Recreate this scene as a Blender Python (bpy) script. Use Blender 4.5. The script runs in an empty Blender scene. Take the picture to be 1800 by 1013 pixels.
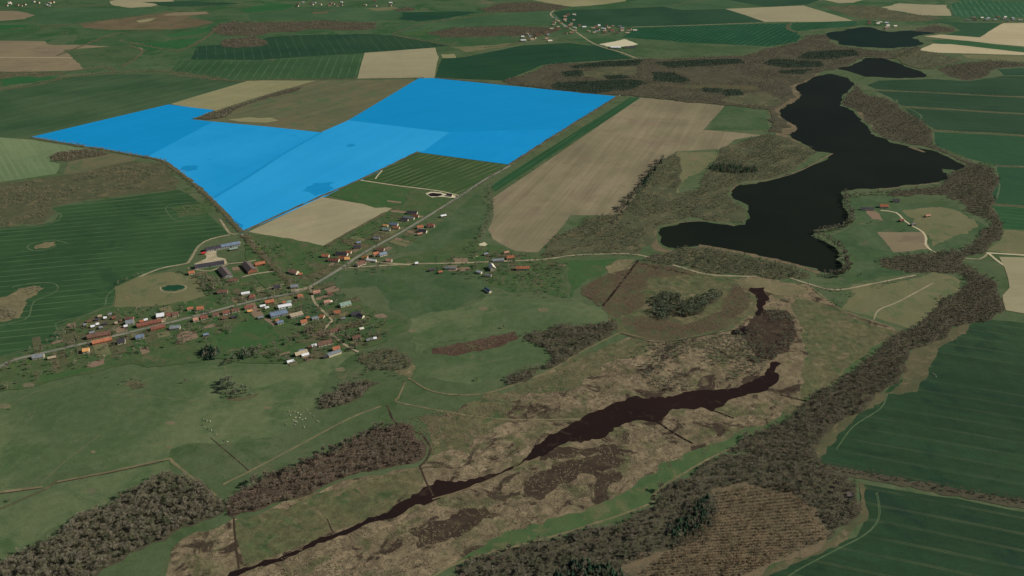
import bpy, bmesh, math, random
import numpy as np
from mathutils import Vector

random.seed(7); rng = np.random.default_rng(7)
SC = bpy.context.scene
COL = SC.collection

# ------------------------------------------------------------------ camera
CAM_H, PITCH, FPX = 650.0, math.radians(27.0), 900.0 / math.tan(math.radians(30.0))
cam_data = bpy.data.cameras.new('camera'); cam = bpy.data.objects.new('camera', cam_data); COL.objects.link(cam)
cam.location = (0, 0, CAM_H); cam.rotation_euler = (math.pi / 2 - PITCH, 0, 0)
cam_data.sensor_fit = 'HORIZONTAL'; cam_data.angle = math.radians(60.0)
cam_data.clip_start = 1.0; cam_data.clip_end = 60000.0
SC.camera = cam

# ------------------------------------------------------------------ sky, sun, exposure
SUN_EL, SUN_AZ = math.radians(33.0), math.radians(82.0)        # azimuth from +Y towards +X
world = bpy.data.worlds.new('World'); SC.world = world; world.use_nodes = True
nt = world.node_tree; nt.nodes.clear()
sky = nt.nodes.new('ShaderNodeTexSky'); sky.sky_type = 'NISHITA'; sky.sun_disc = False
sky.sun_elevation = SUN_EL; sky.sun_rotation = SUN_AZ
bg = nt.nodes.new('ShaderNodeBackground'); bg.inputs['Strength'].default_value = 0.05
wo = nt.nodes.new('ShaderNodeOutputWorld')
nt.links.new(sky.outputs[0], bg.inputs[0]); nt.links.new(bg.outputs[0], wo.inputs[0])
sun_data = bpy.data.lights.new('sun', 'SUN'); sun_data.energy = 4.2; sun_data.angle = math.radians(0.5)
sun_data.color = (1.0, 0.95, 0.88)
sun = bpy.data.objects.new('sun', sun_data); COL.objects.link(sun); sun.location = (800, 600, 1500)
sd = Vector((math.sin(SUN_AZ) * math.cos(SUN_EL), math.cos(SUN_AZ) * math.cos(SUN_EL), math.sin(SUN_EL)))
sun.rotation_euler = (-sd).to_track_quat('-Z', 'Y').to_euler()
vs = SC.view_settings
vs.view_transform = 'Standard'; vs.look = 'None'; vs.exposure = 0.0; vs.gamma = 1.0; vs.use_curve_mapping = False

# ------------------------------------------------------------------ survey: where a sighted point lies on the ground
CP, SP = math.cos(PITCH), math.sin(PITCH)
def U(x, y):
    X = (x - 900.0) / FPX; Y = -(y - 506.5) / FPX
    dx, dy, dz = X, CP + Y * SP, -SP + Y * CP
    k = CAM_H / -dz
    return (dx * k, dy * k)
def UU(pts): return [U(*p) for p in pts]
def to_px(x, y, z=0.0):
    v = np.array((x, y, z - CAM_H)); dep = v[1] * CP - v[2] * SP; up = v[1] * SP + v[2] * CP
    return 900 + FPX * v[0] / dep, 506.5 - FPX * up / dep

def lin(c):
    r = []
    for v in c:
        v = v / 255.0
        r.append(v / 12.92 if v <= 0.04045 else ((v + 0.055) / 1.055) ** 2.4)
    return r
GAIN = 1.22      # real-world albedo from the tone seen under this sun
def alb(c): return tuple(min(0.85, v * GAIN) for v in lin(c)) + (1.0,)

# ------------------------------------------------------------------ materials
class N:
    def __init__(s, name):
        s.m = bpy.data.materials.new(name); s.m.use_nodes = True; s.t = s.m.node_tree
        s.b = s.t.nodes['Principled BSDF']; s.b.inputs['Roughness'].default_value = 0.95
        s.b.inputs['Specular IOR Level'].default_value = 0.08
        s.pos = s.n('ShaderNodeNewGeometry').outputs['Position']
    def n(s, k): return s.t.nodes.new(k)
    def l(s, a, b): s.t.links.new(a, b)
    def val(s, sock, v):
        if hasattr(v, 'is_linked') or hasattr(v, 'links'): s.l(v, sock)
        else: sock.default_value = v
    def math(s, op, a, b=0.0, c=None, clamp=False):
        q = s.n('ShaderNodeMath'); q.operation = op; q.use_clamp = clamp
        s.val(q.inputs[0], a); s.val(q.inputs[1], b)
        if c is not None: s.val(q.inputs[2], c)
        return q.outputs[0]
    def mix(s, f, a, b, mode='MIX'):
        q = s.n('ShaderNodeMix'); q.data_type = 'RGBA'; q.blend_type = mode
        s.val(q.inputs[0], f); s.val(q.inputs[6], a); s.val(q.inputs[7], b)
        return q.outputs[2]
    def noise(s, size, detail=3.0, rough=0.55, vec=None, dist=0.0, off=0.0):
        q = s.n('ShaderNodeTexNoise'); q.inputs['Scale'].default_value = 1.0 / size
        q.inputs['Detail'].default_value = detail; q.inputs['Roughness'].default_value = rough
        q.inputs['Distortion'].default_value = dist
        v = vec if vec is not None else s.pos
        if off:
            a = s.n('ShaderNodeVectorMath'); a.operation = 'ADD'; s.l(v, a.inputs[0]); a.inputs[1].default_value = (off, off * 1.7, 0); v = a.outputs[0]
        s.l(v, q.inputs['Vector']); return q.outputs[0]
    def ramp(s, f, lo, hi, a=0.0, b=1.0, smooth=True):
        q = s.n('ShaderNodeMapRange'); q.interpolation_type = 'SMOOTHSTEP' if smooth else 'LINEAR'; q.clamp = True
        s.l(f, q.inputs[0]); q.inputs[1].default_value = lo; q.inputs[2].default_value = hi
        q.inputs[3].default_value = a; q.inputs[4].default_value = b
        return q.outputs[0]
    def along(s, ang, fx, fy):        # coordinates turned to a working direction and stretched
        q = s.n('ShaderNodeMapping'); q.vector_type = 'TEXTURE'; q.inputs['Rotation'].default_value = (0, 0, ang)
        q.inputs['Scale'].default_value = (fx, fy, 1); s.l(s.pos, q.inputs['Vector']); return q.outputs[0]
    def dot(s, nx, ny):
        q = s.n('ShaderNodeVectorMath'); q.operation = 'DOT_PRODUCT'; s.l(s.pos, q.inputs[0]); q.inputs[1].default_value = (nx, ny, 0)
        return q.outputs['Value']
    def bump(s, h, strength, dist):
        q = s.n('ShaderNodeBump'); q.inputs['Strength'].default_value = strength; q.inputs['Distance'].default_value = dist
        s.l(h, q.inputs['Height']); s.l(q.outputs[0], s.b.inputs['Normal'])
    def done(s, col):
        s.l(col, s.b.inputs['Base Color']); return s.m

def px_dir(a, b):
    p, q = U(*a), U(*b); return math.atan2(q[1] - p[1], q[0] - p[0])

SEED = [0.0]
def land(name, c0, c1, c2=None, big=160, mid=28, fine=5, amp=0.22, cover2=(0.52, 0.66), ang=None, streak=0.0,
         lines=None, line_col=None, line_w=1.6, line_str=0.6, crack=None, double=False, spot=None, rough_bump=0.0, cells=None):
    SEED[0] += 137.3; o = SEED[0]
    k = N(name)
    f = k.ramp(k.noise(big, 4, 0.6, off=o, dist=0.4), 0.33, 0.67)
    col = k.mix(f, alb(c0), alb(c1))
    if c2 is not None:
        col = k.mix(k.ramp(k.noise(mid, 5, 0.62, off=o + 31, dist=0.8), *cover2), col, alb(c2))
    if spot is not None:                     # sharp-edged patches
        sc, size, lo, hi = spot
        col = k.mix(k.ramp(k.noise(size, 7, 0.68, off=o + 77, dist=1.2), lo, hi), col, alb(sc))
    if ang is not None and streak:
        v = k.along(ang, 260, 7); s1 = k.noise(1.0, 3, 0.6, vec=v, off=o)
        v2 = k.along(ang, 420, 26); s2 = k.noise(1.0, 2, 0.6, vec=v2, off=o + 5)
        st = k.math('ADD', k.math('MULTIPLY', k.math('SUBTRACT', s1, 0.5), 1.5 * streak), k.math('MULTIPLY', k.math('SUBTRACT', s2, 0.5), 1.6 * streak))
        st = k.math('ADD', st, 1.0)
        col = k.mix(1.0, col, st, 'MULTIPLY')
    fn = k.noise(fine, 6, 0.7, off=o + 11)
    md = k.noise(fine * 5, 3, 0.6, off=o + 19)
    fm = k.math('ADD', k.math('MULTIPLY', k.math('SUBTRACT', fn, 0.5), amp * 4.0), k.math('MULTIPLY', k.math('SUBTRACT', md, 0.5), amp * 2.4))
    col = k.mix(1.0, col, k.math('ADD', fm, 1.0), 'MULTIPLY')
    if cells is not None:                    # each reed stand has a tone of its own
        v = k.n('ShaderNodeTexVoronoi'); v.inputs['Scale'].default_value = 1.0 / cells[0]
        w = k.n('ShaderNodeVectorMath'); w.operation = 'ADD'
        nz = k.n('ShaderNodeTexNoise'); nz.inputs['Scale'].default_value = 1 / 7.0; nz.inputs['Detail'].default_value = 4; k.l(k.pos, nz.inputs['Vector'])
        sc_ = k.n('ShaderNodeVectorMath'); sc_.operation = 'SCALE'; k.l(nz.outputs['Color'], sc_.inputs[0]); sc_.inputs['Scale'].default_value = 14.0
        k.l(k.pos, w.inputs[0]); k.l(sc_.outputs[0], w.inputs[1]); k.l(w.outputs[0], v.inputs['Vector'])
        hs = k.n('ShaderNodeSeparateColor'); k.l(v.outputs['Color'], hs.inputs[0])
        tone = k.math('ADD', k.math('MULTIPLY', k.math('SUBTRACT', hs.outputs[0], 0.5), 2 * cells[1]), 1.0)
        col = k.mix(1.0, col, tone, 'MULTIPLY')
    if crack is not None:                    # network of narrow game trails
        cs, cw, cc, cst = crack
        v = k.n('ShaderNodeTexVoronoi'); v.feature = 'DISTANCE_TO_EDGE'; v.inputs['Scale'].default_value = 1.0 / cs
        w = k.n('ShaderNodeVectorMath'); w.operation = 'ADD'
        nz = k.n('ShaderNodeTexNoise'); nz.inputs['Scale'].default_value = 1 / 12.0; k.l(k.pos, nz.inputs['Vector'])
        sc_ = k.n('ShaderNodeVectorMath'); sc_.operation = 'SCALE'; k.l(nz.outputs['Color'], sc_.inputs[0]); sc_.inputs['Scale'].default_value = 16.0
        k.l(k.pos, w.inputs[0]); k.l(sc_.outputs[0], w.inputs[1]); k.l(w.outputs[0], v.inputs['Vector'])
        e = k.ramp(v.outputs['Distance'], cw * 0.3, cw, cst, 0.0)
        e = k.math('MULTIPLY', e, k.ramp(k.noise(70, 2, off=o + 3), 0.42, 0.55))
        col = k.mix(e, col, alb(cc))
    if lines is not None:
        la, lb, lc = lines                   # two points on one wheel track and one on the next
        p, q, r = np.array(U(*la)), np.array(U(*lb)), np.array(U(*lc))
        d = (q - p) / np.linalg.norm(q - p); nn = np.array((-d[1], d[0])); sp = abs((r - p) @ nn)
        off = -(p @ nn)
        wob = k.math('MULTIPLY', k.math('SUBTRACT', k.noise(220, 1, off=o + 9), 0.5), 5.0)
        t = k.math('ADD', k.math('ADD', k.dot(nn[0], nn[1]), off + 500 * sp), wob)
        t = k.math('PINGPONG', k.math('ADD', t, 0.0), sp / 2)      # 0 on a track, sp/2 between
        if double: t = k.math('ABSOLUTE', k.math('SUBTRACT', t, 1.15)); w_ = 0.62
        else: w_ = line_w
        e = k.ramp(t, w_ * 0.6, w_ * 1.4, line_str, 0.0)
        e = k.math('MULTIPLY', e, k.ramp(k.noise(90, 4, 0.6, off=o + 41), 0.36, 0.62, 0.12, 1.0))
        col = k.mix(e, col, alb(line_col))
    if rough_bump: k.bump(k.noise(fine * 0.8, 4, 0.7, off=o + 2), 0.8, rough_bump)
    return k.done(col)

def plain(name, c, var=0.25, size=6, rough=0.9, spec=0.1, c2=None, metallic=0.0):
    SEED[0] += 137.3
    k = N(name); k.b.inputs['Roughness'].default_value = rough; k.b.inputs['Specular IOR Level'].default_value = spec
    k.b.inputs['Metallic'].default_value = metallic
    col = alb(c)
    f = k.noise(size, 4, 0.65, off=SEED[0])
    if c2 is not None: col = k.mix(k.ramp(k.noise(size * 3, 3, off=SEED[0] + 9), 0.4, 0.62), col, alb(c2))
    m = k.math('ADD', k.math('MULTIPLY', k.math('SUBTRACT', f, 0.5), var * 4), 1.0)
    return k.done(k.mix(1.0, col, m, 'MULTIPLY'))

# ------------------------------------------------------------------ object helpers
def tag(o, label, cat=None, group=None, kind=None):
    if label: o['label'] = label
    if cat: o['category'] = cat
    if group: o['group'] = group
    if kind: o['kind'] = kind
    return o
def mesh_obj(name, verts, faces, mat, parent=None):
    me = bpy.data.meshes.new(name); me.from_pydata([tuple(v) for v in verts], [], [tuple(f) for f in faces]); me.materials.append(mat); me.update()
    o = bpy.data.objects.new(name, me); COL.objects.link(o)
    if parent: o.parent = parent
    return o
def np_mesh(name, V, F, mat):
    V = np.ascontiguousarray(V, dtype=np.float32); F = np.ascontiguousarray(F, dtype=np.int32)
    me = bpy.data.meshes.new(name); me.vertices.add(len(V)); me.vertices.foreach_set('co', V.ravel())
    me.loops.add(F.size); me.loops.foreach_set('vertex_index', F.ravel())
    me.polygons.add(len(F)); me.polygons.foreach_set('loop_start', np.arange(0, F.size, F.shape[1], dtype=np.int32))
    me.materials.append(mat); me.update(calc_edges=True); return me

# ------------------------------------------------------------------ parcels of land, stacked by overlap
def smooth_path(pts, step=10.0):
    P = [np.array(p) for p in pts]
    if len(P) < 3: 
        return [P[0] + (P[1] - P[0]) * t for t in np.linspace(0, 1, max(2, int(np.linalg.norm(P[1] - P[0]) / 30)))]
    out = []
    for i in range(len(P) - 1):
        p0 = P[i - 1] if i else 2 * P[0] - P[1]; p1, p2 = P[i], P[i + 1]; p3 = P[i + 2] if i + 2 < len(P) else 2 * P[-1] - P[-2]
        n = max(2, int(np.linalg.norm(p2 - p1) / step))
        for t in np.arange(n) / n:
            out.append(0.5 * ((2 * p1) + (-p0 + p2) * t + (2 * p0 - 5 * p1 + 4 * p2 - p3) * t * t + (-p0 + 3 * p1 - 3 * p2 + p3) * t ** 3))
    out.append(P[-1]); return out
def rough_edge(poly, amp, step=12.0, levels=True, seed=0):
    """subdivide a ground polygon and push its edge in and out irregularly"""
    r = np.random.default_rng(seed + int(abs(poly[0][0])) % 1000); out = []
    n = len(poly)
    for i in range(n):
        a, b = np.array(poly[i]), np.array(poly[(i + 1) % n]); L = np.linalg.norm(b - a)
        seg = [a, b]; am = min(amp, L * 0.12)
        while np.linalg.norm(seg[1] - seg[0]) > step and len(seg) < 130:
            new = []
            for j in range(len(seg) - 1):
                d = seg[j + 1] - seg[j]; l = np.linalg.norm(d) + 1e-6; nn = np.array((-d[1], d[0])) / l
                new += [seg[j], (seg[j] + seg[j + 1]) / 2 + nn * r.normal(0, am)]
            new.append(seg[-1]); seg = new; am *= 0.62
        out += seg[:-1]
    return out
def ribbon_poly(path, w, jit=0.0, seed=1):
    r = np.random.default_rng(seed); L, R = [], []
    ws = w if hasattr(w, '__len__') else None
    for i, p in enumerate(path):
        d = path[min(i + 1, len(path) - 1)] - path[max(i - 1, 0)]; d = d / (np.linalg.norm(d) + 1e-9); nn = np.array((-d[1], d[0]))
        ww = w if ws is None else np.interp(i / (len(path) - 1), np.linspace(0, 1, len(ws)), ws)
        L.append(p + nn * ww * (0.5 + r.normal(0, jit))); R.append(p - nn * ww * (0.5 + r.normal(0, jit)))
    return L + R[::-1]

def in_poly(P, poly):
    P = np.atleast_2d(P); poly = np.asarray(poly, float); x, y = P[:, 0], P[:, 1]
    c = np.zeros(len(P), bool); j = len(poly) - 1
    for i in range(len(poly)):
        xi, yi = poly[i]; xj, yj = poly[j]
        if yi != yj:
            c ^= ((yi > y) != (yj > y)) & (x < (xj - xi) * (y - yi) / (yj - yi) + xi)
        j = i
    return c
PARCELS = []
def overlap(a, b):
    A, B = a, b
    if A[:, 0].max() < B[:, 0].min() or B[:, 0].max() < A[:, 0].min() or A[:, 1].max() < B[:, 1].min() or B[:, 1].max() < A[:, 1].min(): return False
    if in_poly(A, B).any() or in_poly(B, A).any(): return True
    A2, B2 = np.roll(A, -1, 0), np.roll(B, -1, 0)
    def cr(o, p, q): return (p[..., 0] - o[..., 0]) * (q[..., 1] - o[..., 1]) - (p[..., 1] - o[..., 1]) * (q[..., 0] - o[..., 0])
    a1, a2, b1, b2 = A[:, None], A2[:, None], B[None], B2[None]
    return bool(((cr(a1, a2, b1) * cr(a1, a2, b2) < 0) & (cr(b1, b2, a1) * cr(b1, b2, a2) < 0)).any())
def parcel(name, gpoly, mat, label, kind='structure'):
    A = np.array(gpoly, float); lay = 1
    for B, l in PARCELS:
        if l >= lay and overlap(A, B): lay = l + 1
    PARCELS.append((A, lay)); z = 0.05 * lay
    bm = bmesh.new(); vs_ = [bm.verts.new((p[0], p[1], z)) for p in A]
    f = bm.faces.new(vs_); f.normal_update()
    if f.normal.z < 0: f.normal_flip()
    bmesh.ops.triangulate(bm, faces=[f])
    me = bpy.data.meshes.new(name); bm.to_mesh(me); bm.free(); me.materials.append(mat)
    o = bpy.data.objects.new(name, me); COL.objects.link(o); return tag(o, label, kind=kind)
def area(name, pts, mat, label, amp=0.0, step=12.0):
    g = UU(pts)
    if amp: g = rough_edge(g, amp, step)
    parcel(name, g, mat, label); return g
def way(name, pts, w, mat, label, jit=0.03, step=12):
    return parcel(name, ribbon_poly(smooth_path(UU(pts), step), w, jit), mat, label)

# ================================================================== THE LAND
M = {}
M['ground'] = land('meadow_ground', (72, 86, 56), (82, 92, 64), (62, 80, 48), big=220, mid=50, fine=2.8, amp=0.24, spot=((94, 92, 68), 90, 0.6, 0.7))
M['pasture'] = land('pasture', (72, 88, 57), (92, 102, 70), (66, 86, 53), big=200, mid=60, fine=2.2, amp=0.26, cover2=(0.48, 0.7), spot=((98, 96, 72), 45, 0.6, 0.72))
M['bright'] = land('bright_meadow', (56, 78, 49), (74, 90, 60), (64, 84, 50), big=110, mid=36, fine=2.4, amp=0.26, spot=((86, 88, 64), 40, 0.57, 0.7))
M['lush'] = land('lush_grass', (54, 84, 46), (62, 86, 50), (74, 86, 54), big=60, mid=20, fine=4, amp=0.14)
M['olive'] = land('olive_meadow', (98, 98, 68), (106, 104, 74), (86, 96, 64), big=90, mid=30, fine=5, amp=0.13, spot=((112, 100, 74), 40, 0.58, 0.68))
M['drygrass'] = land('dry_grass', (112, 104, 76), (98, 94, 68), (124, 112, 84), big=60, mid=18, fine=4, amp=0.16)
M['margin'] = land('field_margin', (88, 84, 60), (76, 78, 54), (104, 94, 70), big=50, mid=14, fine=4, amp=0.16)
DARKG, DARKG2 = (45, 70, 44), (37, 74, 45)
def crop(name, c0, c1, a, b, c=None, lc=(86, 104, 70), lw=0.9, ls=0.65, double=False, streak=0.14, c2=None, amp=0.07):
    return land(name, c0, c1, c2, big=260, mid=80, fine=3, amp=amp * 1.6, ang=px_dir(a, b), streak=streak,
                lines=None if c is None else (a, b, c), line_col=lc, line_w=lw, line_str=ls, double=double)
M['crop_left'] = crop('winter_crop', (45, 71, 43), (54, 80, 48), (25, 460), (325, 433), (175, 438.7), lc=(92, 112, 76), lw=0.8, ls=0.75, c2=(42, 68, 42))
M['crop_r1'] = crop('winter_crop', (38, 60, 39), (45, 67, 42), (1475, 792), (1800, 852), (1475, 817), double=True, ls=0.4, lc=(78, 88, 62), amp=0.13, streak=0.28, c2=(34, 56, 39))
M['crop_r2'] = crop('winter_crop', (38, 60, 39), (44, 66, 42), (1555, 891), (1800, 939), (1555, 919), double=True, ls=0.55, lc=(88, 92, 66), amp=0.13, streak=0.28, c2=(34, 55, 40))
M['crop_b1'] = crop('winter_crop', (32, 60, 42), (40, 66, 44), (542, 64), (560, 97), (557, 64), lc=(76, 98, 74), lw=1.2, ls=0.5)
M['crop_b2'] = crop('winter_crop', (46, 74, 46), (56, 82, 52), (475, 135), (494, 106), (490, 135), lc=(96, 114, 82), lw=1.3, ls=0.55)
M['crop_tl'] = crop('winter_crop', (50, 74, 48), (66, 86, 58), (0, 220), (330, 145), (0, 212.5), lc=(86, 102, 74), lw=1.4, ls=0.4, streak=0.25)
M['crop_dg'] = crop('winter_crop', (28, 60, 42), (34, 66, 42), (850, 115), (1080, 98), (850, 119), lc=(46, 80, 52), lw=1.2, ls=0.4, streak=0.25)
M['crop_far'] = crop('winter_crop', (32, 62, 42), (42, 70, 48), (1000, 40), (1300, 34), None, streak=0.22)
M['crop_fs'] = crop('winter_crop', (22, 64, 40), (28, 70, 46), (1350, 42), (1270, 80), (1361, 42), lc=(70, 104, 74), lw=1.6, ls=0.65)
M['crop_tr'] = crop('winter_crop', (28, 66, 40), (36, 74, 48), (1500, 40), (1470, 52), (1511, 40), lc=(70, 108, 76), lw=1.6, ls=0.6)
M['crop_tr2'] = crop('winter_crop', (34, 76, 48), (44, 84, 54), (1720, 8), (1735, 28), (1730, 8), lc=(96, 120, 86), lw=1.8, ls=0.7)
M['crop_e'] = crop('winter_crop', (36, 61, 40), (44, 68, 46), (1560, 165), (1800, 176), (1560, 168.5), lc=(56, 84, 58), lw=1.2, ls=0.45, streak=0.25)
M['crop_e2'] = crop('winter_crop', (38, 70, 46), (44, 76, 48), (1650, 240), (1800, 250), None, streak=0.16)
M['crop_e3'] = crop('winter_crop', (36, 74, 44), (50, 84, 50), (1745, 375), (1800, 380), (1745, 381), lc=(84, 108, 72), lw=1.3, ls=0.4)
M['crop_strip'] = crop('winter_crop', (52, 76, 42), (62, 82, 48), (772, 278), (665, 318), (788, 278), lc=(112, 116, 80), lw=1.5, ls=0.6, streak=0.3)
M['crop_band'] = crop('winter_crop', (36, 70, 42), (42, 76, 46), (1105, 172), (885, 322), (1112, 174), lc=(80, 104, 76), lw=1.0, ls=0.6, streak=0.12)
M['crop_pale'] = crop('pale_crop', (94, 112, 78), (106, 120, 84), (20, 250), (60, 310), (32, 250), lc=(122, 130, 98), lw=1.4, ls=0.4, streak=0.2)
M['crop_gr'] = crop('young_crop', (40, 82, 46), (48, 88, 50), (300, 76), (340, 70), None, streak=0.12)
M['crop_gr2'] = crop('young_crop', (52, 80, 52), (66, 90, 60), (700, 30), (840, 24), None, streak=0.2)
def soil(name, c0, c1, a, b, c2=None, streak=0.12, amp=0.07, lines=None, lc=(140, 126, 100)):
    return land(name, c0, c1, c2, big=200, mid=90, fine=5, amp=amp, ang=px_dir(a, b), streak=streak, lines=lines, line_col=lc, line_w=1.2, line_str=0.25)
M['soil_tan'] = soil('tilled_soil', (146, 139, 107), (138, 130, 102), (500, 400), (620, 370), (148, 136, 108))
M['soil_far'] = soil('tilled_soil', (142, 135, 104), (136, 129, 100), (640, 110), (760, 108))
M['soil_big'] = soil('tilled_soil', (112, 104, 80), (128, 118, 92), (1105, 180), (900, 400), (118, 106, 84), streak=0.32)
M['soil_left'] = soil('tilled_soil', (124, 112, 86), (116, 105, 82), (0, 95), (200, 92), (112, 100, 80))
M['soil_pale'] = soil('pale_soil', (170, 158, 124), (160, 148, 116), (1650, 72), (1780, 80))
M['soil_olive'] = soil('stubble', (134, 129, 94), (122, 120, 86), (320, 180), (430, 150))
M['fallow'] = land('fallow', (88, 92, 66), (98, 94, 68), (76, 92, 62), big=140, mid=50, fine=5, amp=0.12, ang=px_dir((420, 225), (720, 145)), streak=0.28)
M['brown_f'] = land('brown_fallow', (92, 82, 60), (104, 92, 68), (80, 82, 58), big=140, mid=60, fine=6, amp=0.1, ang=px_dir((150, 45), (350, 35)), streak=0.2)
M['garden'] = land('garden_ground', (60, 84, 48), (72, 86, 54), (86, 86, 60), big=45, mid=14, fine=3.5, amp=0.24, spot=((108, 98, 74), 16, 0.64, 0.70))
M['gardenb'] = land('rough_garden', (88, 84, 62), (76, 80, 54), (64, 78, 48), big=20, mid=8, fine=2.5, amp=0.3, spot=((126, 116, 92), 9, 0.62, 0.68))
M['wornp'] = land('worn_turf', (100, 98, 72), (108, 100, 76), (88, 94, 66), big=20, mid=8, fine=3, amp=0.2)
M['farmeadow'] = land('distant_meadow', (54, 80, 50), (72, 90, 60), (48, 78, 46), big=320, mid=110, fine=12, amp=0.16, cover2=(0.48, 0.62), spot=((92, 90, 66), 130, 0.6, 0.68))
M['yard'] = plain('yard_gravel', (168, 156, 126), 0.15, 5, c2=(150, 138, 110))
M['bed'] = plain('garden_bed', (122, 104, 84), 0.12, 3)
M['sand'] = plain('bare_sand', (186, 178, 146), 0.12, 4)
M['asphalt'] = plain('worn_asphalt', (126, 122, 106), 0.12, 8, c2=(112, 110, 98))
M['dirt'] = plain('dirt_track', (150, 138, 110), 0.16, 6, c2=(128, 120, 94))
M['track'] = plain('wheel_track', (84, 98, 68), 0.16, 6, c2=(72, 90, 60))
M['trackpale'] = plain('pale_path', (176, 164, 132), 0.12, 6)
M['litter'] = land('leaf_litter', (70, 67, 52), (80, 76, 58), (64, 66, 49), big=60, mid=16, fine=2.2, amp=0.3)
M['litter_red'] = land('alder_floor', (76, 66, 52), (84, 74, 58), (66, 60, 48), big=70, mid=14, fine=3, amp=0.24)
M['scrub'] = land('scrub_floor', (82, 82, 59), (72, 76, 54), (98, 92, 66), big=60, mid=20, fine=3.5, amp=0.24)
M['reed'] = land('reed_bed', (106, 95, 72), (122, 108, 84), (86, 86, 59), big=70, mid=34, fine=1.7, amp=0.5, cover2=(0.5, 0.64), spot=((62, 52, 42), 40, 0.525, 0.6), crack=(14, 0.05, (72, 66, 49), 0.6), rough_bump=0.5, cells=(9, 0.2))
M['reed_green'] = land('wet_meadow', (82, 85, 57), (95, 90, 64), (66, 80, 50), big=70, mid=26, fine=1.7, amp=0.42, spot=((108, 97, 73), 30, 0.54, 0.64), crack=(16, 0.05, (64, 66, 46), 0.3), cells=(8, 0.14))
M['reed_dark'] = land('dark_sedge', (80, 72, 53), (86, 78, 57), (74, 80, 54), big=60, mid=24, fine=2.2, amp=0.26, cover2=(0.46, 0.6))
M['mud'] = land('wet_mud', (56, 46, 38), (64, 54, 42), (80, 70, 52), big=30, mid=10, fine=3, amp=0.25)
M['needles'] = land('needle_litter', (46, 54, 42), (52, 60, 46), (60, 58, 46), big=40, mid=14, fine=3, amp=0.25)
M['larch'] = land('larch_floor', (96, 86, 66), (106, 94, 72), (84, 80, 60), big=60, mid=14, fine=2.6, amp=0.26)
M['fringe'] = land('reed_fringe', (108, 96, 72), (96, 86, 64), (118, 104, 80), big=40, mid=12, fine=3, amp=0.25)
M['rim'] = land('marsh_rim', (64, 86, 52), (74, 90, 56), (90, 92, 62), big=50, mid=20, fine=3, amp=0.2)
M['shore'] = land('shore_reeds', (98, 88, 66), (110, 97, 74), (84, 82, 60), big=40, mid=14, fine=2.4, amp=0.36)
M['wet'] = land('sedge_strip', (70, 56, 46), (82, 64, 52), (92, 76, 58), big=40, mid=14, fine=2.6, amp=0.28)

def water(name, c, c2, c3=None, rough=0.4, spec=0.02):
    k = N(name); k.b.inputs['Roughness'].default_value = rough; k.b.inputs['Specular IOR Level'].default_value = spec
    k.b.inputs['IOR'].default_value = 1.33
    f = k.ramp(k.noise(260, 4, 0.6), 0.35, 0.65)
    k.bump(k.noise(2.2, 3, 0.6), 0.12, 0.2)
    col = k.mix(f, alb(c), alb(c2))
    if c3: col = k.mix(k.ramp(k.noise(22, 6, 0.65, dist=1.0, off=31), 0.56, 0.68), col, alb(c3))      # muddy shallows
    return k.done(col)
M['lake'] = water('lake_water', (22, 27, 22), (26, 31, 23))
M['lake_far'] = water('lake_water', (18, 34, 26), (22, 38, 28))
M['channel'] = water('dark_channel_water', (40, 29, 26), (32, 25, 24), (54, 43, 36))
M['pond'] = water('green_pond_water', (28, 62, 44), (36, 72, 48))
M['slurry'] = water('dark_pond_water', (30, 26, 28), (36, 30, 30))

BLUE = dict(d=(9, 128, 179), d2=(11, 131, 184), l=(34, 145, 197), l2=(40, 149, 200), m=(22, 137, 189))
def bluem(n, c0, c1, a, b, c=None, st=0.06, lc=(30, 142, 194), spot=None):
    return land(n, c0, c1, None, big=260, mid=80, fine=8, amp=0.012, ang=px_dir(a, b), streak=st, lines=None if c is None else (a, b, c), line_col=lc, line_w=1.8, line_str=0.35, spot=spot)
M['b1'] = bluem('blue_overlay', BLUE['d'], BLUE['d2'], (100, 240), (300, 190), (100, 233))
M['b2'] = bluem('blue_overlay', BLUE['l'], BLUE['m'], (300, 280), (480, 225), None, spot=((22, 134, 186), 90, 0.62, 0.66))
M['b3'] = bluem('blue_overlay', BLUE['l'], BLUE['l2'], (430, 380), (700, 240), None)
M['b4'] = bluem('blue_overlay', BLUE['d'], (10, 130, 181), (700, 200), (950, 165), None, st=0.08)
M['b5'] = bluem('blue_overlay', (10, 130, 183), (16, 136, 190), (860, 280), (960, 225), (867, 280), st=0.08)
M['b6'] = bluem('blue_overlay', (20, 132, 182), (14, 124, 174), (540, 330), (580, 325), None)

# ---- one sheet to the horizon
mesh_obj('ground', [(-30000, -8000, 0), (30000, -8000, 0), (30000, 45000, 0), (-30000, 45000, 0)], [(0, 1, 2, 3)], M['ground'])
tag(bpy.data.objects['ground'], 'green grassland plain under all the fields and woods', kind='structure')

# ---- lakes first: lowest
MAINLAKE = [(1440,133),(1462,130),(1490,137),(1502,147),(1492,158),(1480,170),(1476,186),(1500,195),(1515,215),(1530,235),(1570,252),(1640,265),(1690,288),(1700,295),(1680,300),(1655,297),(1665,305),(1650,320),(1600,325),(1540,332),(1478,338),(1482,365),(1490,385),(1480,397),(1430,405),(1425,415),(1450,425),(1475,445),(1482,470),(1470,481),(1440,478),(1400,465),(1345,452),(1290,440),(1235,431),(1190,438),(1165,431),(1158,412),(1165,400),(1195,392),(1240,390),(1290,398),(1310,395),(1318,380),(1315,370),(1290,350),(1285,335),(1300,325),(1340,320),(1400,304),(1463,270),(1430,265),(1395,245),(1382,235),(1400,225),(1370,205),(1368,192),(1405,170),(1392,153),(1420,143)]
LAKE_G = area('lake', MAINLAKE, M['lake'], 'large dark lake winding through the right of the valley', 5, 14)
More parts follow.
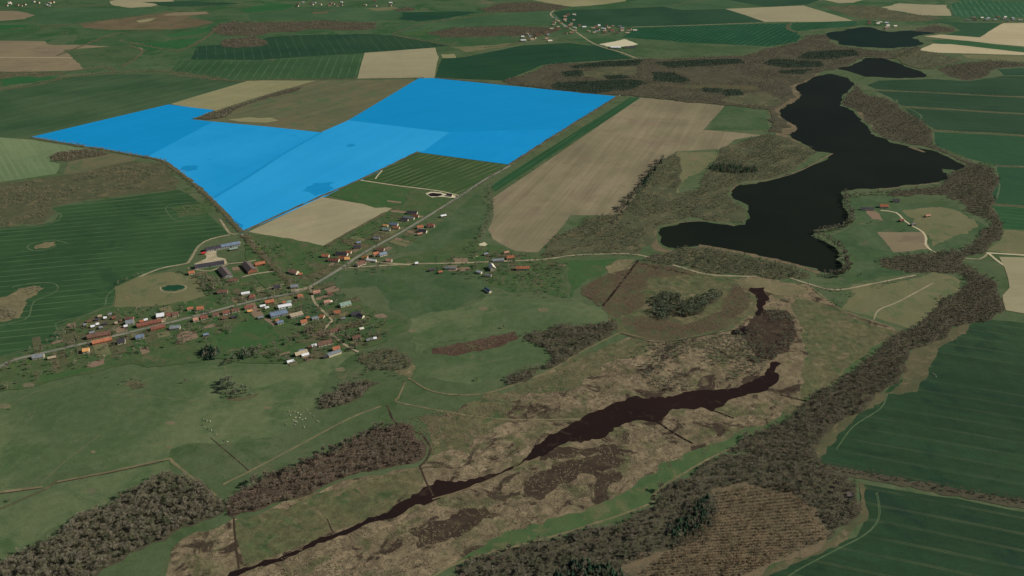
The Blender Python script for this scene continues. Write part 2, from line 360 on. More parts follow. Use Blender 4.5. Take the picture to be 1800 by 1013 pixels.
LAKE2_G = area('lake', [(1474,122),(1500,113),(1520,102),(1560,105),(1590,117),(1620,126),(1626,136),(1580,138),(1520,135)], M['lake'], 'small dark lake between the large lake and the farthest one', 6, 20)
LAKE3_G = area('lake', [(1450,60),(1480,55),(1510,48),(1530,48),(1560,56),(1620,52),(1650,58),(1612,64),(1605,68),(1622,75),(1610,82),(1560,85),(1510,83),(1475,78),(1455,68)], M['lake_far'], 'farthest dark green lake near the top right corner', 8, 25)

# ---- far fields along the top
def F(name, mat, label, pts, amp=2.0, step=40): return area(name, pts, M[mat], label, amp, step)
F('meadow','farmeadow','patchwork of distant green meadows along the top of the valley',[(-400,-30),(2200,-30),(2100,36),(1660,40),(1560,46),(1450,48),(1410,58),(1120,100),(1060,84),(960,62),(900,76),(800,100),(640,100),(300,128),(110,130),(60,146),(-200,160)],10,60)
F('ploughed_field','soil_far','narrow tan field cut by the top edge at the left',[(193,2),(230,-4),(300,-3),(306,4),(265,12),(230,14),(200,10)],6)
F('ploughed_field','soil_left','small dull brown field at the left edge near the top',[(-30,20),(30,20),(62,27),(45,34),(0,37),(-30,37)],6)
F('green_field','crop_gr','vivid green field strip left of the far brown fallow',[(-30,45),(60,44),(72,50),(0,58),(-30,60)],5)
F('green_field','crop_gr2','wide green meadow field under the small tan field at top left',[(35,16),(150,14),(230,16),(300,14),(290,19),(240,27),(130,42),(75,44),(62,36),(66,27)],6)
F('fallow_field','brown_f','brown fallow field with a pale tan corner at top left',[(135,43),(250,28),(290,22),(365,20),(372,25),(330,29),(376,39),(345,48),(300,52),(200,53),(150,49)],6)
F('ploughed_field','soil_left','thin tan strip on the far brown fallow field',[(285,27),(310,22),(362,21),(368,24),(330,27),(300,28)],3)
F('dry_patch','soil_olive','pale dry hollow in the far brown fallow field',[(238,37),(255,34),(275,32),(262,38),(245,40)],4)
F('green_field','crop_gr','small vivid green wedge beside the far scrub wood',[(345,54),(378,42),(366,55),(345,60),(300,66),(290,62)],5)
F('green_field','crop_gr','bright green triangular field north of the tramlined crops',[(228,80),(300,72),(362,66),(330,82),(300,88),(255,86)],5)
F('green_field','crop_gr2','meadow field between two woods at the top',[(440,20),(520,14),(640,14),(720,12),(700,32),(640,36),(520,32),(440,36)],6)
F('green_field','crop_gr','deep green field at the top left of centre',[(420,14),(470,4),(520,9),(500,18),(440,24)],5)
F('green_field','crop_dg','dark green far field right of the round copse',[(705,22),(800,20),(845,22),(790,32),(735,38),(700,34)],4)
F('green_field','crop_gr2','long meadow strip running to the right behind the far woods',[(690,48),(760,38),(860,28),(970,20),(975,42),(900,44),(800,47),(745,58),(720,62)],6)
F('ploughed_field','soil_olive','tan far field cut by the top edge right of centre',[(900,-6),(1105,-6),(1100,2),(1060,8),(1005,12),(960,5)],5)
F('green_field','crop_gr2','light green field at the top edge right of centre',[(1105,4),(1140,-4),(1245,-5),(1322,8),(1275,15),(1200,18),(1165,12)],5)
F('green_field','crop_far','dark green field at the top edge beside a tan one',[(1250,-5),(1450,-4),(1420,8),(1350,12),(1322,8)],4)
F('green_field','crop_far','broad dark field behind the far village',[(972,22),(1000,18),(1080,16),(1165,12),(1200,18),(1275,16),(1345,39),(1200,45),(1110,47),(1000,46)],3)
F('ploughed_field','soil_far','large pale tan field near the top right of centre',[(1275,16),(1412,10),(1500,37),(1420,39),(1345,39)],2)
F('ploughed_field','soil_far','pale sliver field cut by the top edge on the right',[(1440,-2),(1530,-3),(1500,5),(1475,6)],2)
F('green_field','crop_fs','dark green tramlined crop left of the farthest lake',[(1115,50),(1340,42),(1388,41),(1385,52),(1412,60),(1400,74),(1350,82),(1200,74),(1095,66)],3)
F('green_field','crop_tr','small dark striped crop above the farthest lake',[(1393,41),(1505,37),(1505,46),(1450,50),(1400,55),(1392,52)],3)
F('grass_field','bright','dull green grass field under the far tramlined crop',[(1125,70),(1200,76),(1340,83),(1310,97),(1200,101),(1130,101),(1100,88)],4)
F('ploughed_field','soil_far','tan field with a ragged edge at top right',[(1545,14),(1580,6),(1665,9),(1672,28),(1620,27),(1580,20)],6)
F('green_field','crop_tr2','curved tramlined crop in the top right corner',[(1670,9),(1690,1),(1830,4),(1830,31),(1690,31),(1675,26)],3)
F('green_field','crop_e2','green field right of the farthest lake',[(1640,38),(1760,41),(1722,66),(1660,62),(1690,54),(1670,44)],4)
F('ploughed_field','soil_pale','pale tan block on the right edge near the top',[(1722,66),(1764,41),(1830,41),(1830,84)],2)
F('ploughed_field','soil_pale','upper pale sand-coloured strip right of the farthest lake',[(1624,64),(1652,61),(1722,66),(1830,84),(1830,85),(1750,78)],3)
F('green_field','crop_e3','narrow green strip between the two pale strips',[(1640,70),(1700,72),(1800,84),(1800,92),(1720,83),(1645,76)],3)
F('ploughed_field','soil_pale','lower pale sand-coloured strip right of the farthest lake',[(1612,91),(1640,77),(1670,78),(1830,96),(1830,98),(1650,93)],3)
F('grass_field','olive','olive grass field below the pale strips',[(1690,96),(1830,98),(1830,110),(1740,106),(1700,102)],4)
F('grass_field','bright','pale green clearing between the two small lakes',[(1580,95),(1640,94),(1690,104),(1650,112),(1600,108)],6)
F('ploughed_field','soil_left','big tan field on the left edge',[(-40,72),(80,73),(85,79),(130,79),(248,84),(252,87),(190,117),(110,125),(-40,127)],3)
way('path',[(-20,101),(100,101.5),(228,103)],4,M['trackpale'],'thin pale path across the big tan field')
F('green_field','crop_b1','dark green tramlined crop with a pointed right end',[(345,82),(365,80),(440,79),(470,66),(520,62),(560,61),(640,60),(700,63),(795,80),(770,83),(640,94),(560,98),(450,106),(335,105)],4)
F('green_field','crop_b2','green crop with bold tramlines left of the tan square field',[(315,107),(450,107.5),(640,95),(628,138),(400,141),(300,126)],2)
F('ploughed_field','soil_far','square tan field behind the large blue block',[(641,93),(765,84),(771,100),(764,137),(628,138.5)],1.5)
F('grass_field','bright','small meadow beside the square tan field',[(766,84),(800,80),(850,84),(815,100),(776,104)],4)
F('dry_patch','soil_olive','pale dry hollow in the meadow beyond the square tan field',[(775,96),(798,95),(802,102),(778,102)],3)
F('green_field','crop_dg','deep green crop between the square tan field and the far village',[(776,104),(815,101),(920,80),(1000,76),(1060,82),(1112,103),(1000,110),(955,114),(905,135),(890,142),(765,137)],2)
F('green_field','crop_tl','large green crop with slanting tramlines at left',[(-40,168),(100,138),(205,130),(300,130),(400,142),(450,142),(300,183),(58,240),(-40,248)],3)
F('scrub_strip','scrub','brown scrubby strip under the big tan field',[(-40,127),(110,127),(118,131),(60,139),(0,146),(-40,150)],8)
F('stubble_field','soil_olive','olive tan stubble field above the blue notch',[(300,183),(440,141),(560,142),(520,152),(450,172),(380,195)],1.5)
F('fallow_field','fallow','brown green fallow field enclosed by the blue blocks',[(338,211),(380,196),(450,172),(520,152),(556,142),(736,141),(615,211),(566,232),(480,226)],1.5)
F('dry_patch','soil_olive','pale tan hollow at the edge of the fallow field',[(400,210),(440,206),(475,207),(490,212),(470,216),(420,214)],4)

for m_, lab, q in [('bright','small dull meadow left of the top hamlet',[(400,10),(440,4),(470,8),(430,16)]),('crop_gr2','narrow meadow above the long far wood',[(560,28),(640,26),(690,34),(650,38),(560,34)]),('brown_f','small brown patch in the top meadows',[(548,22),(575,20),(580,24),(555,25)]),('olive','olive strip under the far hamlet',[(640,14),(690,12),(700,18),(660,20)]),
                   ('bright','mottled meadow left of the far tramlined crops',[(110,88),(228,80),(250,90),(215,116),(180,124),(150,122)]),('crop_gr','bright green sliver by the left hedge',[(0,140),(60,136),(110,134),(60,144),(0,152)]),('olive','pale meadow beside the square tan field village path',[(790,84),(850,80),(900,76),(880,84),(820,92)]),('bright','meadow left of the far village',[(900,46),(960,44),(968,52),(930,58),(890,56)]),
                   ('crop_far','dark narrow field at the top left',[(250,4),(330,2),(420,6),(380,10),(300,12)]),('lush','bright meadow beside the top wood',[(740,54),(760,48),(745,62),(700,60)]),('bright','reedy meadow beside the farthest lake',[(1400,60),(1450,52),(1452,62),(1420,72)]),('brown_f','brown patch behind the farthest lake',[(1530,28),(1570,26),(1600,32),(1560,36)])]:
    F('far_field', m_, lab, q, 8, 25)
# ---- the five blue blocks
F('blue_field','b1','darker blue leftmost block with a pointed western tip',[(55,241),(296,184),(378,194),(336,210),(375,214),(258,276)],0)
F('blue_field','b2','mid blue block left of the diagonal ditch line',[(375,214),(480,224),(564,233),(372,349),(290,284),(258,276)],0)
F('blue_field','b3','long light blue diagonal block down to the village',[(564,233),(612,212),(790,233),(745,266),(733,268),(636,318),(425,410),(372,349)],0)
F('blue_field','b4','darkest blue block at the far corner beside the forest',[(612,212),(736,138),(760,137.5),(1087,170),(1000,226),(790,233)],0)
F('blue_field','b5','striped blue block beside the tramlined crop',[(790,233),(1000,226),(897,290),(735,268),(745,266)],0)
way('ditch_line',[(372,350),(430,315),(500,270),(566,233)],[7,10,7,5],M['b6'],'darker blue line between the two lighter blue blocks')
F('wet_patch','b6','squarish darker patch near the lower edge of the light blue block',[(530,336),(552,322),(588,322),(580,335),(556,345),(545,338)],5,12)
F('wet_patch','b6','small oval darker patch in the light blue block',[(609,256),(617,253),(625,255),(620,258),(611,258)],3,12)
F('wet_patch','b6','ring shaped darker patch in the mid blue block',[(316,298),(330,291),(348,292),(346,299),(330,302)],4,12)
F('wet_patch','b6','darker corner patch at the southern tip of the blue block',[(402,385),(416,388),(428,398),(425,407),(410,395)],3,12)

# ---- left side
F('green_field','crop_pale','pale green crop at the left edge below the blue tip',[(-40,238),(58,246),(150,262),(105,272),(86,276),(90,285),(106,288),(98,306),(0,320),(-40,324)],2)
F('grass_field','fallow','olive fallow meadow beside the pale crop',[(122,284),(190,270),(245,278),(215,294),(150,303),(112,307)],3)
F('scrub_strip','scrub','brown scrub valley across the left under the pale crop',[(-40,325),(60,316),(150,302),(230,284),(290,286),(318,318),(310,334),(200,346),(110,360),(92,378),(75,395),(0,402),(-40,405)],6)
F('green_field','crop_left','broad dark green tramlined crop west of the village',[(-40,404),(60,398),(95,390),(104,378),(92,366),(160,355),(315,334),(345,352),(402,412),(366,421),(345,436),(326,464),(250,484),(205,508),(198,536),(100,572),(106,603),(0,634),(-40,648)],2)
for lab, pts in [('wheel track along the north edge of the broad crop',[(345,338),(240,350),(95,364),(108,378),(98,390),(60,400),(-20,405)]),
                 ('wheel track round the oval hollow in the broad crop',[(48,436),(52,430),(75,424),(95,422),(106,425),(118,427)]),
                 ('wheel track looping under the oval hollow',[(48,436),(58,441),(80,440),(100,433)]),
                 ('wheel track looping round the scrub corner of the crop',[(352,354),(330,357),(300,360),(291,367),(299,380),(310,388),(335,386),(362,380)]),
                 ('wheel track round the southern hollow of the crop',[(20,506),(55,498),(92,498),(102,505),(95,515),(60,530),(54,548),(44,562),(0,572)]),
                 ('wheel track by the garden edge of the crop',[(-10,631),(60,615),(106,603),(108,598),(98,572),(105,566),(150,554),(180,541),(186,535),(188,520),(205,505)])]:
    way('track', pts, 2.4, M['track'], lab)
F('dry_patch','drygrass','oval dry hollow in the broad crop',[(62,432),(80,426),(98,425),(98,431),(82,437),(64,438)],1.5,8)
F('dry_patch','drygrass','tan hollow with scrub at the left edge of the crop',[(-20,530),(10,522),(32,508),(60,503),(78,507),(66,518),(44,530),(40,545),(34,560),(0,566),(-20,566)],4,10)
F('grass_field','garden','rough grass island at the edge of the crop by the blue tip',[(303,364),(330,360),(362,356),(375,372),(340,380),(317,384)],4,10)
way('road',[(404,413),(372,420),(350,432),(334,458),(325,464),(280,473),(235,492),(205,508)],4.5,M['dirt'],'pale dirt road curving round the crop to the farmyard')
way('road',[(387,386),(404,410),(418,411)],4,M['dirt'],'short dirt spur at the southern tip of the blue block')
F('grass_field','olive','olive paddock with a round pond west of the farm lane',[(202,505),(240,488),(300,478),(352,488),(362,520),(330,530),(250,540),(200,540)],3)
F('pond','pond','small round green pond in the paddock',[(284,506),(295,502),(312,501),(325,503),(322,508),(305,512),(288,511)],1,6)
way('path',[(282,505),(284,512),(300,515),(320,512),(328,505),(318,500)],2,M['dirt'],'thin worn path round the small green pond')

# ---- pastures, meadows in the middle and left
F('pasture','pasture','wide open pasture south of the village',[(-60,700),(60,664),(230,622),(345,625),(480,640),(640,612),(560,690),(500,760),(330,780),(295,808),(0,860),(-60,870)],8,20)
F('pasture','pasture','pasture below the drainage ditch at lower left',[(-60,868),(75,856),(297,810),(300,826),(240,850),(180,888),(60,955),(-60,1000)],4,20)
F('meadow','bright','bright green meadow south of the side road',[(650,478),(760,470),(858,484),(862,510),(800,545),(720,560),(670,510)],8,14)
F('meadow','bright','grass meadow east of the main road',[(755,405),(845,330),(860,360),(840,420),(795,445),(690,440)],6,14)
F('meadow','bright','green field between the village gardens and side road',[(555,486),(590,480),(660,472),(715,472),(705,497),(640,506),(560,506)],5,14)
F('meadow','lush','square bright green meadow beside the sedge fen',[(1000,458),(1085,455),(1065,478),(1040,488),(1020,500),(1000,528)],4,14)
F('meadow','pasture','sloping pasture in the middle right of the gardens',[(720,560),(800,545),(870,520),(960,527),(1060,540),(1085,560),(990,570),(910,590),(790,598),(735,625),(720,600)],8,16)
F('meadow','pasture','grass bowl between the sedge strip and the copse',[(728,640),(800,625),(910,597),(955,612),(975,628),(890,664),(800,672),(725,664)],6,16)
F('crop_field','crop_band','narrow green crop band along the avenue',[(1108,171),(1126,172),(870,337),(862,330),(870,322)],1)
F('ploughed_field','soil_big','very long brown ploughed field beside the avenue',[(1126,172),(1274,186),(1236,228),(1340,238),(1290,246),(1268,262),(1190,266),(1150,298),(1090,378),(1003,378),(945,444),(905,441),(866,420),(858,404),(868,380),(866,348)],1.5)
F('grass_field','bright','pale green plot at the end of the long brown field',[(1274,186),(1345,192),(1352,228),(1240,229)],4)
F('grass_field','olive','grassy clearing beside the dark tree row',[(1192,266),(1266,268),(1250,285),(1210,310),(1190,340),(1165,335),(1175,300)],6,14)
F('ploughed_field','soil_tan','tan square field under the blue block',[(437,408),(566,347),(690,367),(572,433)],1)
F('green_field','crop_strip','striped green crop between blue block and main road',[(637,316),(733,269),(894,290),(806,343)],1)
F('green_field','lush','green field below the striped crop',[(578,343),(632,317),(720,334),(710,360),(660,366)],2,14)
F('grass_field','garden','grass paddock beside the slurry pond',[(710,360),(722,334),(806,345),(800,352),(725,398),(690,367)],3,14)
F('garden','garden','village gardens along the northern side street',[(437,411),(572,434),(690,369),(740,395),(640,440),(520,512),(470,512),(432,430)],4,14)
F('garden','garden','gardens round the farm and the western main street',[(300,478),(340,470),(430,470),(470,512),(560,505),(690,560),(715,580),(640,612),(500,640),(380,630),(230,640),(0,690),(-40,700),(-40,640),(105,606),(110,575),(200,540),(330,530),(362,520),(355,490)],5,14)
F('garden','garden','gardens and sheds along the side road to the lake',[(690,458),(770,440),(830,420),(860,430),(905,444),(950,447),(1000,458),(1000,525),(900,515),(860,505),(850,478),(690,474)],5,14)
for i, (c, lab, pts) in enumerate([('bed','wide brown garden plot behind the grey house',[(315,583),(343,582),(349,594),(330,600),(308,605),(312,594)]),
        ('bed','brown garden plot with rounded corners at the meadow edge',[(243,609),(257,606),(263,620),(249,624)]),
        ('bed','small brown garden plot by the crop corner',[(118,570),(133,568),(135,576),(121,578)]),
        ('bed','brown plot beside the orange and grey house',[(464,562),(472,560),(489,572),(481,575)]),
        ('bed','narrow brown plot near the white sheds',[(490,624),(509,618),(510,621),(492,626)]),
        ('sand','pale sandy patch in the garden north of the side road',[(842,429),(852,426),(857,430),(853,433),(843,432)]),
        ('sand','pale rubble patch beside the side road',[(826,453),(840,450),(843,454),(830,455)]),
        ('bed','reddish bare patch at the village east edge',[(655,555),(672,552),(682,557),(668,560)]),
        ('bed','reddish bare patch in the western gardens',[(152,643),(168,635),(182,632),(184,640),(166,646)]),
        ('bed','small tan strip in the green paddock',[(680,352),(706,355),(705,358),(681,355)]),
        ('bed','small tan strip north of the side street houses',[(688,370),(714,373),(710,376),(687,373)]),
        ('lush','green lawn west of the white barn',[(455,524),(490,510),(498,518),(456,531)]),
        ('lush','green lawn in the middle of the new houses',[(520,547),(555,538),(562,547),(525,556)]),
        ('lush','green paddock south of the street houses',[(380,590),(440,560),(480,580),(500,600),(440,612),(385,608)]),
        ('lush','green lawn by the orange row barn',[(60,668),(130,652),(200,640),(140,656),(80,674)]),
        ('bed','dug plot behind the street houses',[(358,575),(379,570),(381,573),(360,578)]),
        ('dirt','tan bare patch east of the farm',[(360,478),(366,476),(371,490),(365,493)])]):
    F('garden_plot', c, lab, pts, 1.0, 6)

# ---- strips of garden behind the houses, each tended differently
GARDEN_HEDGES = []
def garden_strips(path, side, depth, off, where, seed, skip=0.12):
    g = random.Random(seed); P = smooth_path(UU(path), 2.0); L = 0.0; i = 0; k = 0
    while i < len(P) - 1:
        w = g.uniform(9, 20); j = i
        while j < len(P) - 1 and np.linalg.norm(P[j] - P[i]) < w: j += 1
        a, b = P[i], P[j]; d = (b - a) / (np.linalg.norm(b - a) + 1e-6); nn = np.array((-d[1], d[0])) * side; dep = g.uniform(*depth)
        if g.random() > skip and np.linalg.norm(b - a) > 5:
            split = g.uniform(.35, .8) if g.random() < .5 else 1.0
            for s0, s1 in ([(0, split), (split, 1)] if split < 1 else [(0, 1)]):
                m = g.choice(['garden', 'garden', 'lush', 'bright', 'margin', 'olive', 'bed', 'gardenb', 'gardenb'])
                q0, q1 = a + d * .4, b - d * .4
                parcel('garden_strip', [q0 + nn * (off + dep * s0 + .3), q1 + nn * (off + dep * s0 + .3), q1 + nn * (off + dep * s1), q0 + nn * (off + dep * s1)], M[m], 'garden strip ' + where)
            if g.random() < .65: GARDEN_HEDGES.append([to_px(*(a + nn * (off + 4))), to_px(*(a + nn * (off + dep)))])
            if g.random() < .3: GARDEN_HEDGES.append([to_px(*(a + nn * (off + dep))), to_px(*(b + nn * (off + dep)))])
        i = j
MAIN = [(60,625),(150,604),(240,582),(330,560),(440,531),(500,519)]
garden_strips(MAIN, 1, (18, 55), 6, 'north of the main street', 1)
garden_strips(MAIN, -1, (22, 52), 6, 'south of the main street', 2)
garden_strips([(548,504),(600,472),(640,445),(700,412),(750,382)], 1, (20, 60), 6, 'left of the upper road', 3)
garden_strips([(620,460),(640,445),(700,412),(750,382)], -1, (16, 40), 6, 'right of the upper road', 4)
garden_strips([(530,512),(552,530),(572,552),(590,594)], 1, (20, 60), 5, 'east of the winding lane', 5)
garden_strips([(530,512),(552,530),(572,552),(590,594)], -1, (20, 55), 5, 'west of the winding lane', 6)
garden_strips([(510,645),(560,630),(600,618),(690,592)], 1, (14, 34), 0, 'along the southern village edge', 7)
garden_strips([(770,466),(840,462),(930,458),(990,455)], 1, (10, 30), 5, 'north of the side road', 8)
garden_strips([(770,466),(840,462),(930,458),(990,455)], -1, (14, 40), 5, 'south of the side road', 9)
garden_strips([(345,478),(400,470),(450,462)], -1, (14, 40), 4, 'below the farm lane', 10)
F('garden_plot','gardenb','cluttered brown allotment ground north of the brown row',[(140,568),(165,558),(195,551),(212,556),(222,572),(200,582),(160,586)],3,6)
F('dry_patch','margin','brown hollow ringed by bushes in the pasture',[(214,678),(224,672),(242,670),(258,676),(250,682),(230,684)],2,6)
F('dry_patch','margin','dry margin under the feathery trees',[(395,700),(425,700),(458,692),(448,698),(420,706),(402,706)],2,6)
for x_, y_, s_, lab in [(300,744,9,'pale worn patch in the open pasture above the ditch'),(298,786,7,'pale worn patch beside the lower ditch'),(50,678,12,'reddish bare patch at the western pasture edge'),(470,717,8,'worn brown square near the herd'),(598,650,10,'faint worn patch under the southern sheds'),(8,714,12,'reddish bare patch cut by the left edge'),
                        (850,543,9,'worn patch on the sloping pasture'),(955,545,10,'pale worn loop on the sloping pasture'),(770,765,9,'pale patch in the wet corner'),(785,748,7,'small pale patch near the wet corner'),(955,684,7,'round pale patch in the northern reeds'),(1110,520,8,'worn patch beside the straight ditch'),(725,582,8,'worn patch at the east end of the gardens')]:
    F('bare_patch','wornp',lab,[(x_ + s_ * math.cos(t_), y_ + s_ * .38 * math.sin(t_)) for t_ in np.arange(8) * math.pi / 4], 2.5, 6)
for pts_, lab in [([(70,852),(110,815),(175,765)],'faint trodden line across the lower pasture'),([(245,786),(330,770),(440,762)],'faint trodden line above the dry ditch'),([(180,690),(300,700),(420,712),(540,700)],'faint cattle trail across the open pasture'),([(395,645),(400,662),(398,668)],'short dark fence line between the pastures'),([(20,712),(60,690),(130,672)],'faint trail along the garden edge'),
                  ([(720,575),(800,560),(870,548),(905,545)],'faint trail on the sloping pasture'),([(1000,530),(1030,540),(1045,556)],'faint curved trail near the fen'),([(760,655),(840,640),(900,628)],'faint trail in the grass bowl'),([(1500,430),(1530,440),(1560,452)],'faint trail on the peninsula meadow'),([(1490,402),(1530,418),(1545,440)],'faint fence line on the peninsula')]:
    way('trail', pts_, 1.0, M['wornp'], lab, 0.2, 8)
# ---- peninsula by the lake
F('meadow','bright','peninsula meadow between the lake bays',[(1484,352),(1500,345),(1570,345),(1600,362),(1680,365),(1735,398),(1715,420),(1690,437),(1640,445),(1560,458),(1540,470),(1620,470),(1600,482),(1510,496),(1440,500),(1470,490),(1495,462),(1478,436),(1450,418),(1490,402),(1502,384),(1488,366)],4,12)
F('grass_field','olive','olive pasture on the peninsula beside its track',[(1585,372),(1640,364),(1690,374),(1720,398),(1700,412),(1640,436),(1632,418),(1610,398)],6,12)
F('stubble_field','soil_left','small ploughed plot on the peninsula',[(1542,408),(1622,408),(1634,438),(1570,444)],2,12)
F('bare_patch','bed','bare reddish patch beside the lakeside house',[(1522,370),(1540,372),(1552,388),(1535,386)],2,8)
way('track',[(1548,370),(1575,374),(1590,388),(1605,398),(1622,408),(1628,420),(1627,430),(1636,440)],4,M['trackpale'],'pale track leading to the lakeside house')
way('track',[(1636,440),(1660,450),(1690,453),(1722,456),(1736,446)],3.5,M['dirt'],'dirt track through the trees to the pale junction')
way('road',[(1734,445),(1770,447),(1830,451)],5,M['trackpale'],'pale road leaving at the right edge')
way('road',[(1738,446),(1752,458),(1769,470)],4.5,M['trackpale'],'short pale spur beside the sandy field')

# ---- fields on the right edge
F('green_field','crop_e','dark green crop wedge right of the lakes',[(1524,150),(1545,142),(1640,139),(1700,143),(1760,134),(1830,136),(1830,170),(1730,168),(1540,157)],3)
F('green_field','crop_far','small green crop at the edge above the wedge',[(1752,122),(1830,120),(1830,132),(1764,133)],3)
F('green_field','crop_e','dark green crop second below the small lake',[(1538,160),(1640,164),(1830,174),(1830,201),(1700,193),(1586,186),(1566,172)],2)
F('green_field','crop_e','dark green crop third below the small lake',[(1590,190),(1700,196),(1830,204),(1830,240),(1740,233),(1645,228),(1618,212),(1602,204)],2)
F('green_field','crop_e2','vivid green crop right of the lake bend',[(1642,232),(1740,237),(1830,243),(1830,293),(1750,290),(1700,278),(1645,256)],2)
F('green_field','crop_e2','vivid green crop below the bend hedge',[(1752,293),(1830,296),(1830,363),(1748,358),(1742,340),(1756,318)],2)
F('green_field','crop_e3','tramlined crop at the right edge above the olive plot',[(1744,362),(1830,368),(1830,404),(1766,403),(1758,384)],2)
F('grass_field','olive','olive plot at the right edge above the pale road',[(1768,404),(1830,406),(1830,448),(1735,440),(1762,420)],3)
F('ploughed_field','soil_far','sandy field at the right edge below the pale road',[(1756,452),(1830,455),(1830,560),(1768,546),(1762,520),(1772,490)],3)
way('track',[(1752,290),(1750,310),(1757,325),(1752,350)],3,M['track'],'wheel track curving along the vivid crop edge')
way('track',[(1575,175),(1582,186),(1604,194),(1620,205),(1612,214)],4,M['track'],'wheel track curving along the wood edge')
F('grass_field','olive','olive meadow east of the lake outflow',[(1500,500),(1560,500),(1640,478),(1680,488),(1695,512),(1655,530),(1650,556),(1600,578),(1480,543),(1500,520)],4,14)
way('track',[(1536,562),(1545,545),(1580,530),(1640,498)],2.2,M['dirt'],'thin worn track across the olive meadow')
F('green_field','crop_r1','large dark green tramlined crop at right',[(1735,562),(1830,572),(1830,888),(1640,858),(1460,824),(1432,806),(1480,745),(1550,696),(1600,660),(1640,610),(1700,575)],3)
F('field_margin','margin','faded grass margin between the belt wood and crop',[(1728,560),(1700,582),(1650,612),(1632,660),(1612,690),(1558,694),(1520,722),(1470,768),(1440,806),(1430,800),(1470,745),(1545,690),(1585,672),(1590,640),(1620,610),(1670,580),(1705,560)],4,10)
way('track',[(1560,693),(1548,718),(1500,750),(1470,790)],1.3,M['track'],'wheel track looping along the crop corner')
F('green_field','crop_r2','dark green tramlined crop in the bottom right corner',[(1510,850),(1640,872),(1830,905),(1830,1060),(1290,1060),(1345,1013),(1470,955),(1518,920)],3)
F('field_margin','margin','faded margin round the bottom right wood',[(1508,848),(1516,850),(1524,916),(1474,958),(1350,1013),(1300,1040),(1290,1034),(1345,1006),(1462,950),(1514,912)],3,10)
for dx in (0, 2.4):
    way('track',[(1540+dx,866),(1545+dx,900),(1538+dx,922),(1515+dx,943),(1470+dx,966),(1400+dx,1003),(1370+dx,1025)],0.8,M['track'],'wheel rut curving round the bottom right headland', jit=0.1)

# ---- the marsh
F('marsh','reed','broad tan reed marsh along the dark channel',[(296,1040),(303,965),(345,935),(410,912),(480,892),(560,866),(650,836),(735,822),(762,800),(752,752),(800,726),(880,694),(940,664),(1060,612),(1110,592),(1170,602),(1290,577),(1322,520),(1300,490),(1340,486),(1420,500),(1480,545),(1592,586),(1520,652),(1420,737),(1250,802),(1140,882),(970,932),(800,992),(730,1040)],5,16)
F('marsh','reed_green','greener wet meadow strip above the channel at lower left',[(420,1000),(412,915),(480,894),(560,868),(650,838),(735,824),(745,850),(690,893),(580,937),(430,992)],4,14)
F('marsh','reed_green','wet meadow east of the fen wood',[(1400,520),(1478,546),(1588,586),(1518,650),(1420,734),(1372,750),(1400,690),(1420,620),(1405,570)],6,14)
F('marsh','reed_green','green wet corner between the channel loop and the alder wood',[(735,735),(800,728),(880,700),(900,740),(800,790),(762,800),(758,770)],8,14)
F('marsh','rim','green meadow rim along the marsh path at lower right',[(745,1040),(800,990),(880,965),(1010,930),(1130,890),(1148,868),(1255,800),(1330,772),(1430,730),(1510,655),(1560,600),(1588,588),(1530,612),(1440,690),(1340,750),(1250,780),(1160,815),(1120,850),(980,910),(860,950),(760,1010)],5,12)
F('marsh','reed_green','greenish brown upper edge of the marsh',[(742,738),(800,724),(880,692),(940,664),(1060,612),(1110,592),(1150,606),(1112,630),(1040,662),(960,690),(900,720),(820,745),(760,760)],9,12)
F('marsh','reed_green','green and brown fen basin between lane and ditch',[(1030,510),(1060,488),(1120,460),(1200,470),(1260,484),(1300,490),(1326,508),(1326,545),(1285,578),(1170,602),(1100,590),(1070,556)],6,12)
F('marsh','reed_dark','brown sedge fen west of the outflow',[(1020,515),(1050,490),(1120,460),(1200,470),(1225,482),(1140,490),(1130,540),(1085,560),(1060,545)],5,12)
F('marsh','reed_dark','brown sedge fen below the tree clump',[(1090,562),(1140,555),(1200,572),(1270,545),(1285,500),(1320,505),(1318,540),(1280,575),(1170,600),(1110,590)],5,12)
F('dry_patch','drygrass','pale dry patch at the head of the sedge fen',[(1065,468),(1085,457),(1115,456),(1108,472),(1082,484),(1066,480)],4,10)
F('dry_patch','drygrass','pale dry reed apron below the lake dam',[(1290,492),(1335,488),(1410,502),(1415,515),(1370,520),(1345,512),(1310,515)],5,10)
F('marsh','wet','purplish brown sedge strip in the pasture',[(762,612),(830,600),(905,583),(912,594),(860,613),(790,625),(760,622)],4,8)
F('dry_patch','drygrass','pale reed patch beside the scrub at the ditch corner',[(690,648),(712,640),(728,642),(722,664),(700,660)],3,8)
F('dry_patch','mud','dark muddy patch in the middle of the reeds',[(930,840),(985,812),(1050,800),(1100,808),(1060,830),(1000,850),(950,880),(920,875)],10,8)
F('dry_patch','mud','dark muddy patch low in the reeds',[(720,930),(790,912),(850,890),(880,905),(830,930),(770,955),(735,965)],9,8)
F('dry_patch','mud','dark muddy patch near the channel shore',[(930,800),(1000,785),(1080,780),(1120,795),(1070,800),(990,806)],7,8)
CH = [(400,1013),(430,998),(520,968),(580,942),(620,926),(680,902),(706,882),(735,868),(762,852),(768,843),(800,848),(835,842),(850,838),(920,808),(935,790),(962,768),(1005,745),(1060,720),(1120,696),(1170,700),(1215,688),(1300,680),(1345,660),(1365,636),(1374,640),(1370,660),(1350,686),(1285,702),(1252,724),(1200,718),(1155,742),(1100,744),(1055,772),(1000,776),(955,802),(900,826),(820,862),(765,880),(715,898),(630,930),(585,948),(520,976),(432,1006),(405,1020)]
area('channel', CH, M['channel'], 'dark brown water channel winding through the marsh', 3.5, 8)
area('channel', [(1318,506),(1345,506),(1348,520),(1340,540),(1345,570),(1330,590),(1285,588),(1310,575),(1328,560),(1330,535),(1322,515)], M['channel'], 'dark water arm below the lake dam', 3, 8)
